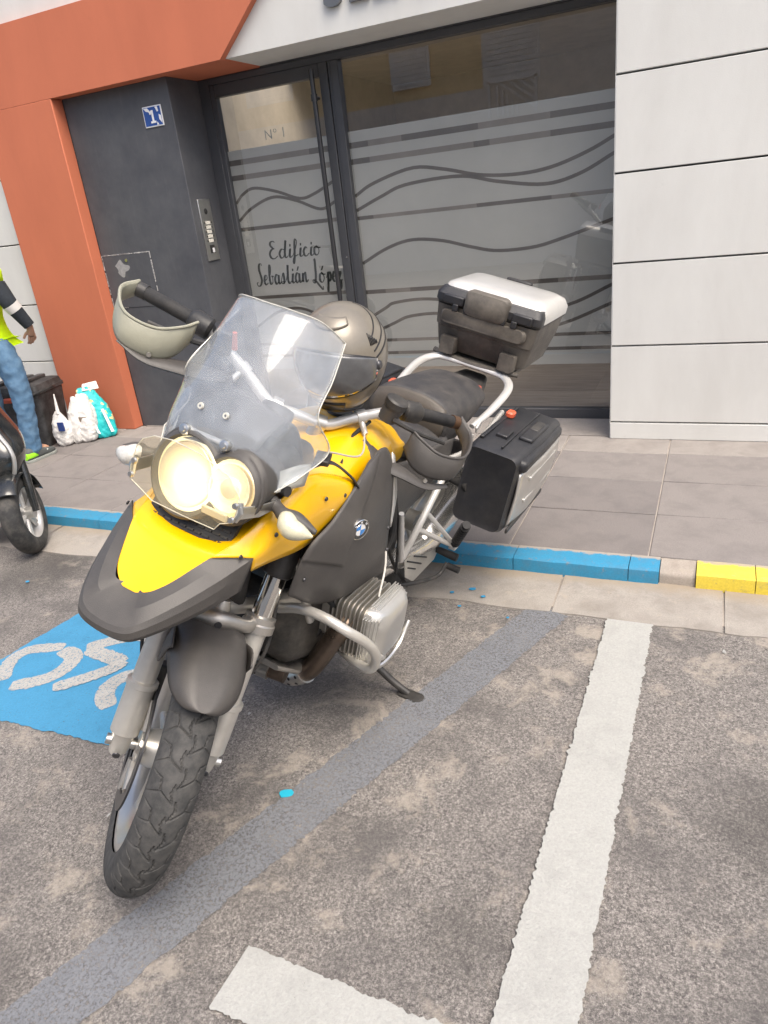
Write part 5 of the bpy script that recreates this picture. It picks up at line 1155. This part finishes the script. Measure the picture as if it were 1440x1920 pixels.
MB().ring([[(x, y, z) for y, z in rrect(hy, hz_, .03, 3, 0, zc)] for x, hy, hz_, zc in ((-.32, .15, .03, .22), (-.62, .15, .03, .22), (-.70, .14, .2, .40), (-1.0, .16, .22, .48), (-1.35, .12, .14, .58), (-1.5, .06, .05, .64))]).build('body', scblk, scoot)
MB().ring([[(x, y, z) for y, z in rrect(hy, .04, .03, 3, 0, zc)] for x, hy, zc in ((-.68, .10, .66), (-.8, .14, .72), (-1.1, .15, .73), (-1.4, .11, .76))]).build('seat', seatm, scoot)
rw2 = MB().lathe([(.160, -.042), (.142, -.036), (.128, 0), (.142, .036), (.160, .042), (.145, 0)], V(-1.25, 0, sR), (0, 1, 0), 40, closed=True).build('rear_wheel', silvw, scoot)
tyre('tyre', V(-1.25, 0, sR), sR, .055, rw2, tyrem2, None, 90, 14, tread=False)

# ================================================================== WORKER
def skinobj(name, verts, edges, radii, mat, parent, sub=2, root=0):
    me = bpy.data.meshes.new(name); me.from_pydata([Vector(v) for v in verts], edges, []); o = bpy.data.objects.new(name, me); col.objects.link(o); o.parent = parent
    me.materials.append(mat); sk = o.modifiers.new('skin', 'SKIN'); sk.use_smooth_shade = True
    if not me.skin_vertices: me.attributes  # layer is made by the modifier
    lay = me.skin_vertices[0].data if len(me.skin_vertices) else None
    if lay is None:
        bm = bmesh.new(); bm.from_mesh(me); bm.verts.layers.skin.verify(); bm.to_mesh(me); bm.free(); lay = me.skin_vertices[0].data
    for i, r in enumerate(radii): lay[i].radius = (r, r) if not isinstance(r, tuple) else r; lay[i].use_root = (i == root)
    if sub: s_ = o.modifiers.new('sub', 'SUBSURF'); s_.levels = sub; s_.render_levels = sub
    return o
def crinkle(o, st, sz, nm):
    tx = bpy.data.textures.new(nm, 'CLOUDS'); tx.noise_scale = sz; tx.noise_depth = 2
    d = o.modifiers.new('folds', 'DISPLACE'); d.texture = tx; d.strength = st; d.mid_level = .5; return o
WO = V(-4.19, -.80, 0)
person = thing('person', 'person in hi-vis yellow top and blue jeans standing by the black tub', 'person', WO)
bv = [(0, 0, .92), (0, .005, 1.10), (0, .01, 1.30), (0, .03, 1.46), (0, .06, 1.56), (0, .07, 1.66), (0, .06, 1.74),
      (.17, .0, 1.40), (.325, .015, 1.135), (.385, .09, .965), (.365, .11, .915),          # 7-10 right arm
      (-.17, 0, 1.40), (-.30, .05, 1.14), (-.28, .20, .98), (-.26, .24, .94),              # 11-14 left arm
      (.105, 0, .86), (.185, .02, .48), (.150, .015, .09), (.155, .14, .035),             # 15-18 right leg
      (-.105, 0, .86), (-.14, .02, .48), (-.15, .0, .09), (-.16, .13, .035)]
be = [(0, 1), (1, 2), (2, 3), (3, 4), (4, 5), (5, 6), (2, 7), (7, 8), (8, 9), (9, 10), (2, 11), (11, 12), (12, 13), (13, 14), (0, 15), (15, 16), (16, 17), (17, 18), (0, 19), (19, 20), (20, 21), (21, 22)]
brd = [.14, .125, .14, .055, .085, .095, .06, .06, .042, .028, (.032, .02), .06, .042, .028, .03, .085, .06, .04, .035, .085, .06, .04, .035]
def fingers(base, d, side, k0):
    for q in range(4):
        b0 = Vector(base)+Vector(side)*(-.024+.016*q); l = [.9, 1.0, .95, .75][q]
        i = len(bv); bv.extend([tuple(b0+Vector(d)*.03), tuple(b0+Vector(d)*.06*l+V(-.006, .004, 0)), tuple(b0+Vector(d)*.078*l+V(-.024, .006, .0))]); brd.extend([.0095, .0088, .0075]); be.extend([(k0, i), (i, i+1), (i+1, i+2)])
    i = len(bv); t0 = Vector(base)-Vector(d)*.01
    bv.extend([tuple(t0+Vector(side)*-.035+V(-.012, 0, 0)), tuple(t0+Vector(side)*-.045+Vector(d)*.035+V(-.024, 0, 0))]); brd.extend([.011, .009]); be.extend([(k0, i), (i, i+1)])
fingers((.358, .115, .905), (-.35, .15, -.92), (.25, .93, .1), 10); fingers((-.255, .25, .93), (.1, .5, -.85), (.9, .1, .3), 14)
body = skinobj('body', bv, be, brd, skin, person, 2)
crinkle(skinobj('jeans', [(.03, -.0, .99), (.03, 0, .90), (.145, 0, .86), (.178, .015, .66), (.188, .02, .48), (.172, .012, .28), (.152, .005, .10), (.150, .005, .045), (-.10, 0, .86), (-.13, .01, .66), (-.14, .02, .48), (-.145, .01, .28), (-.15, 0, .10), (-.15, 0, .045)],
        [(0, 1), (1, 2), (2, 3), (3, 4), (4, 5), (5, 6), (6, 7), (1, 8), (8, 9), (9, 10), (10, 11), (11, 12), (12, 13)], [.14, .15, .10, .086, .074, .066, .062, .066, .105, .092, .08, .072, .068, .07], jean, person, 3, 1), .026, .055, 'denim_folds')
crinkle(skinobj('hi_vis_top', [(.03, 0, .89), (.03, 0, 1.0), (.02, .005, 1.15), (.01, .01, 1.32), (0, .025, 1.44), (.20, .0, 1.40), (.30, .008, 1.225), (-.175, 0, 1.40), (-.25, .03, 1.25)],
        [(0, 1), (1, 2), (2, 3), (3, 4), (3, 5), (5, 6), (3, 7), (7, 8)], [.165, .165, .155, .16, .075, .10, .105, .085, .075], hivis, person, 3, 1), .03, .07, 'shirt_folds')
for s, (a, b, c) in ((1, ((.290, .008, 1.245), (.355, .015, 1.125), (.392, .088, .965))), (-1, ((-.235, .026, 1.28), (-.30, .05, 1.14), (-.28, .195, .985)))):
    a, b, c = V(*a), V(*b), V(*c)
    MB().tube([a, a.lerp(b, .4), b, b.lerp(c, .5), c], [.064, .060, .054, .046, .039], 18, sm=24).build('sleeve', navy, person, sharp=60)
    MB().tube([b.lerp(c, .02), b.lerp(c, .30)], [.057, .053], 20).build('reflective_band', reflband, person, sharp=50)
MB().bb((.09, -.155, .95), (.15, -.14, 1.02)).build('belt_pouch', navy, person, bevel=.01)
hd_ = MB()
hv = []
hd_.lathe([(0, .12), (.06, .105), (.09, .06), (.098, 0), (.09, -.04)], (0, .05, 1.66), (0, -.25, 1), 24).build('hair', hairm, person)
for s in (1, -1): MB().lathe([(0, .02), (.012, .015), (.014, 0)], (s*.033, .145, 1.655), (0, 1, 0), 10).build('eye', hblack, person)
MB().tube([(0, .145, 1.65), (0, .175, 1.615), (0, .15, 1.605)], [.01, .016, .008], 8).build('nose', skin, person)
MB().tube([(-.025, .145, 1.575), (0, .155, 1.572), (.025, .145, 1.575)], .006, 6).build('mouth', pm('lips', (.35, .15, .12), .5), person)
for s in (1, -1): MB().lathe([(0, .01), (.02, .012), (.028, 0)], (s*.098, .05, 1.63), (s, 0, 0), 12).build('ear', skin, person)
for x0 in (.152, -.155):
    sh = []
    for y, hw, zt in ((-.085, .03, .07), (-.07, .042, .095), (-.02, .045, .10), (.05, .046, .075), (.11, .048, .055), (.155, .04, .045), (.18, .02, .03)):
        sh.append([(x0+a, y, b) for a, b in rrect(hw, zt/2-.004, min(hw, zt/2-.004)*.7, 4, 0, .012+zt/2)])
    s0 = MB().ring(sh).build('shoe', shoeg, person, sharp=60)
    MB().ring([[(x0+a, b, z) for a, b in rrect(.05, .138, .045, 5, 0, .048)] for z in (0, .014, .020)]).build('sole', pm('sole_grey', (.28, .3, .28), .8), s0, bevel=.003)
    MB().ring([[(x0+a, y, b) for a, b in rrect(hw*1.03, zt/2-.006, hw*.5, 3, 0, .018+zt/2)] for y, hw, zt in ((-.088, .028, .06), (-.07, .042, .075), (-.025, .0455, .07), (0.0, .0455, .05))]).build('heel_panel', shoel, s0)
    MB().tube([(x0-.04, .03, .075), (x0, .06, .092), (x0+.045, .09, .05)], .008, 6, sm=10).build('shoe_stripe', shoew, s0)

# ================================================================== tub, sacks, litter
def obj_at(name, label, cat, p, group=None, rz=0): 
    return thing(name, label, cat, p, group, Matrix.Rotation(rz, 3, 'Z'))
tub = obj_at('tool_tub', 'scuffed black plastic tool tub with orange carry handle beside the worker', 'tub', (-4.42, -.42, 0), rz=.25)
def tsec(hx, hy, z, r=.03): return [(a, b, z) for a, b in rrect(hx, hy, r, 4)]
MB().ring([tsec(.20, .15, 0), tsec(.205, .155, .02), tsec(.235, .185, .42), tsec(.245, .195, .425), tsec(.245, .195, .45)]).build('tub_body', boxm, tub)
MB().ring([tsec(.24, .19, .45), tsec(.23, .18, .49), tsec(.20, .15, .50)]).build('tub_lid', boxm, tub)
for x0 in (-.1, .0, .1): MB().bb((x0-.03, -.14, .498), (x0+.035, .14, .525)).build('lid_block', boxm, tub, bevel=.008)
MB().tube([(.20, -.20, .42), (.25, -.24, .44), (.31, -.10, .46), (.29, -.02, .45)], .011, 8, sm=18).build('carry_bail', blackp, tub)
MB().ring([[(x, y, z) for y, z in rrect(.022, .018, .014, 3, -.215, .40)] for x in (-.02, .20)]).build('carry_handle', orangep, tub)
def sack(name, label, cat, p, w, d, h, mat, lean=(0, 0), top=.55, seed=0, rz=0, group='sacks standing by the orange pier'):
    t = obj_at(name, label, cat, p, group, rz); secs = []
    for k in range(15):
        f = k/14; e = (.82+.28*math.sin(math.pi*min(1, f*1.25)))*(1 if f < .7 else 1-(f-.7)/.3*(1-top)); row = []
        if k == 0: e *= .8
        for q in range(28):
            a = 2*math.pi*q/28; ca, sa = math.cos(a), math.sin(a); r = (abs(ca)**3.2+abs(sa)**3.2)**(-1/3.2)
            n_ = 1+.10*noise.noise(Vector((ca*2.2, sa*2.2, f*6+seed*9)))+.05*noise.noise(Vector((ca*6, sa*6, f*14+seed*5)))
            row.append((w/2*e*r*ca*n_+lean[0]*f, d/2*e*r*sa*n_*(1 if f < .75 else 1-(f-.75)*2.6)+lean[1]*f, h*f*(1+.03*math.sin(3*a+seed) if k == 14 else 1)))
        secs.append(row)
    o = MB().ring(secs).build('sack_body', mat, t, sharp=80, sub=2); crinkle(o, .014, .03, 'sack_folds'); return t
s1 = sack('plaster_sack', 'narrow white sack with a nozzle tube and navy label by the orange pier', 'sack', (-4.06, -.47, 0), .13, .10, .27, sackw, (-.02, .02), .5, 1, .2)
MB().bb((.01, -.060, .13), (.062, -.048, .20)).build('navy_label', pm('label_navy', (.03, .06, .22), .5), s1, bevel=.002)
MB().tube([(-.005, .01, .25), (-.015, .03, .33), (-.025, .05, .40)], [.016, .01, .005], 10).build('nozzle', sackw, s1)
s2 = sack('plaster_sack', 'slim white sack standing between the labelled sack and the squat one', 'sack', (-3.99, -.40, 0), .10, .10, .36, sackw, (.0, .05), .6, 2)
s3 = sack('plaster_sack', 'squat white sack with brown bands leaning under the teal bag', 'sack', (-3.925, -.36, 0), .15, .12, .37, sackw, (-.01, .06), .75, 3, .2)
MB().ring([[(.076*math.cos(a)-.004, .060*math.sin(a)+.024, z) for a in [2*math.pi*k/24 for k in range(24)]] for z in (.165, .205)]).build('brown_band', pm('band_brown', (.25, .2, .16), .7, 0, .4, 60), s3)
s4 = sack('mortar_sack', 'teal and yellow printed mortar bag leaning on the orange pier', 'sack', (-3.845, -.255, 0), .21, .10, .40, sackt, (-.08, .12), .7, 4, .75)
MB().prism([(-.10, .09, .375), (.03, .09, .375), (.02, .13, .43), (-.09, .14, .42)], (0, .012, 0)).build('folded_top', sackw, s4, bevel=.004)
MB().prism([(.045, -.062, .05), (.068, -.060, .05), (.03, -.022, .235), (.010, -.024, .235)], (0, .004, 0)).build('white_print', white_t, s4); MB().prism([(-.055, -.066, .06), (-.035, -.066, .05), (-.075, -.024, .235), (-.093, -.022, .235)], (0, .004, 0)).build('white_print', white_t, s4)
def flake(u, v, r, lab, gz=ROADZ, mat=chip, seed=0, grp=None):
    p = G(u, v, z=gz); n = 12; pts = []
    for k in range(n):
        a = 2*math.pi*k/n; q = r*(.75+.5*abs(noise.noise(Vector((k*.7, seed, 0))))); pts.append((q*math.cos(a)*1.25, q*math.sin(a)*.8))
    o = MB().ring([[(x, y, .004) for x, y in pts], [(x*.96, y*.96, .007) for x, y in pts]]).build('paint_flake', mat, None, sharp=30); o.location = p; o.location.z = gz; o.rotation_euler.z = .3
    return tag(o, lab, 'paint flake', grp)
flake(538, 1490, .022, 'bright turquoise paint flake lying on the asphalt beside the grey line', seed=3)
for k, (u, v, r) in enumerate(((886, 1106, .014), (848, 1112, .009), (906, 1120, .010), (862, 1138, .007), (52, 1092, .010), (952, 1160, .006))):
    flake(u, v, r, 'tiny blue paint crumb fallen near the kerb', seed=k+5, gz=ROADZ+.006, mat=pm('blue_crumb', (.03, .27, .5), .6), grp='blue paint crumbs near the kerb')
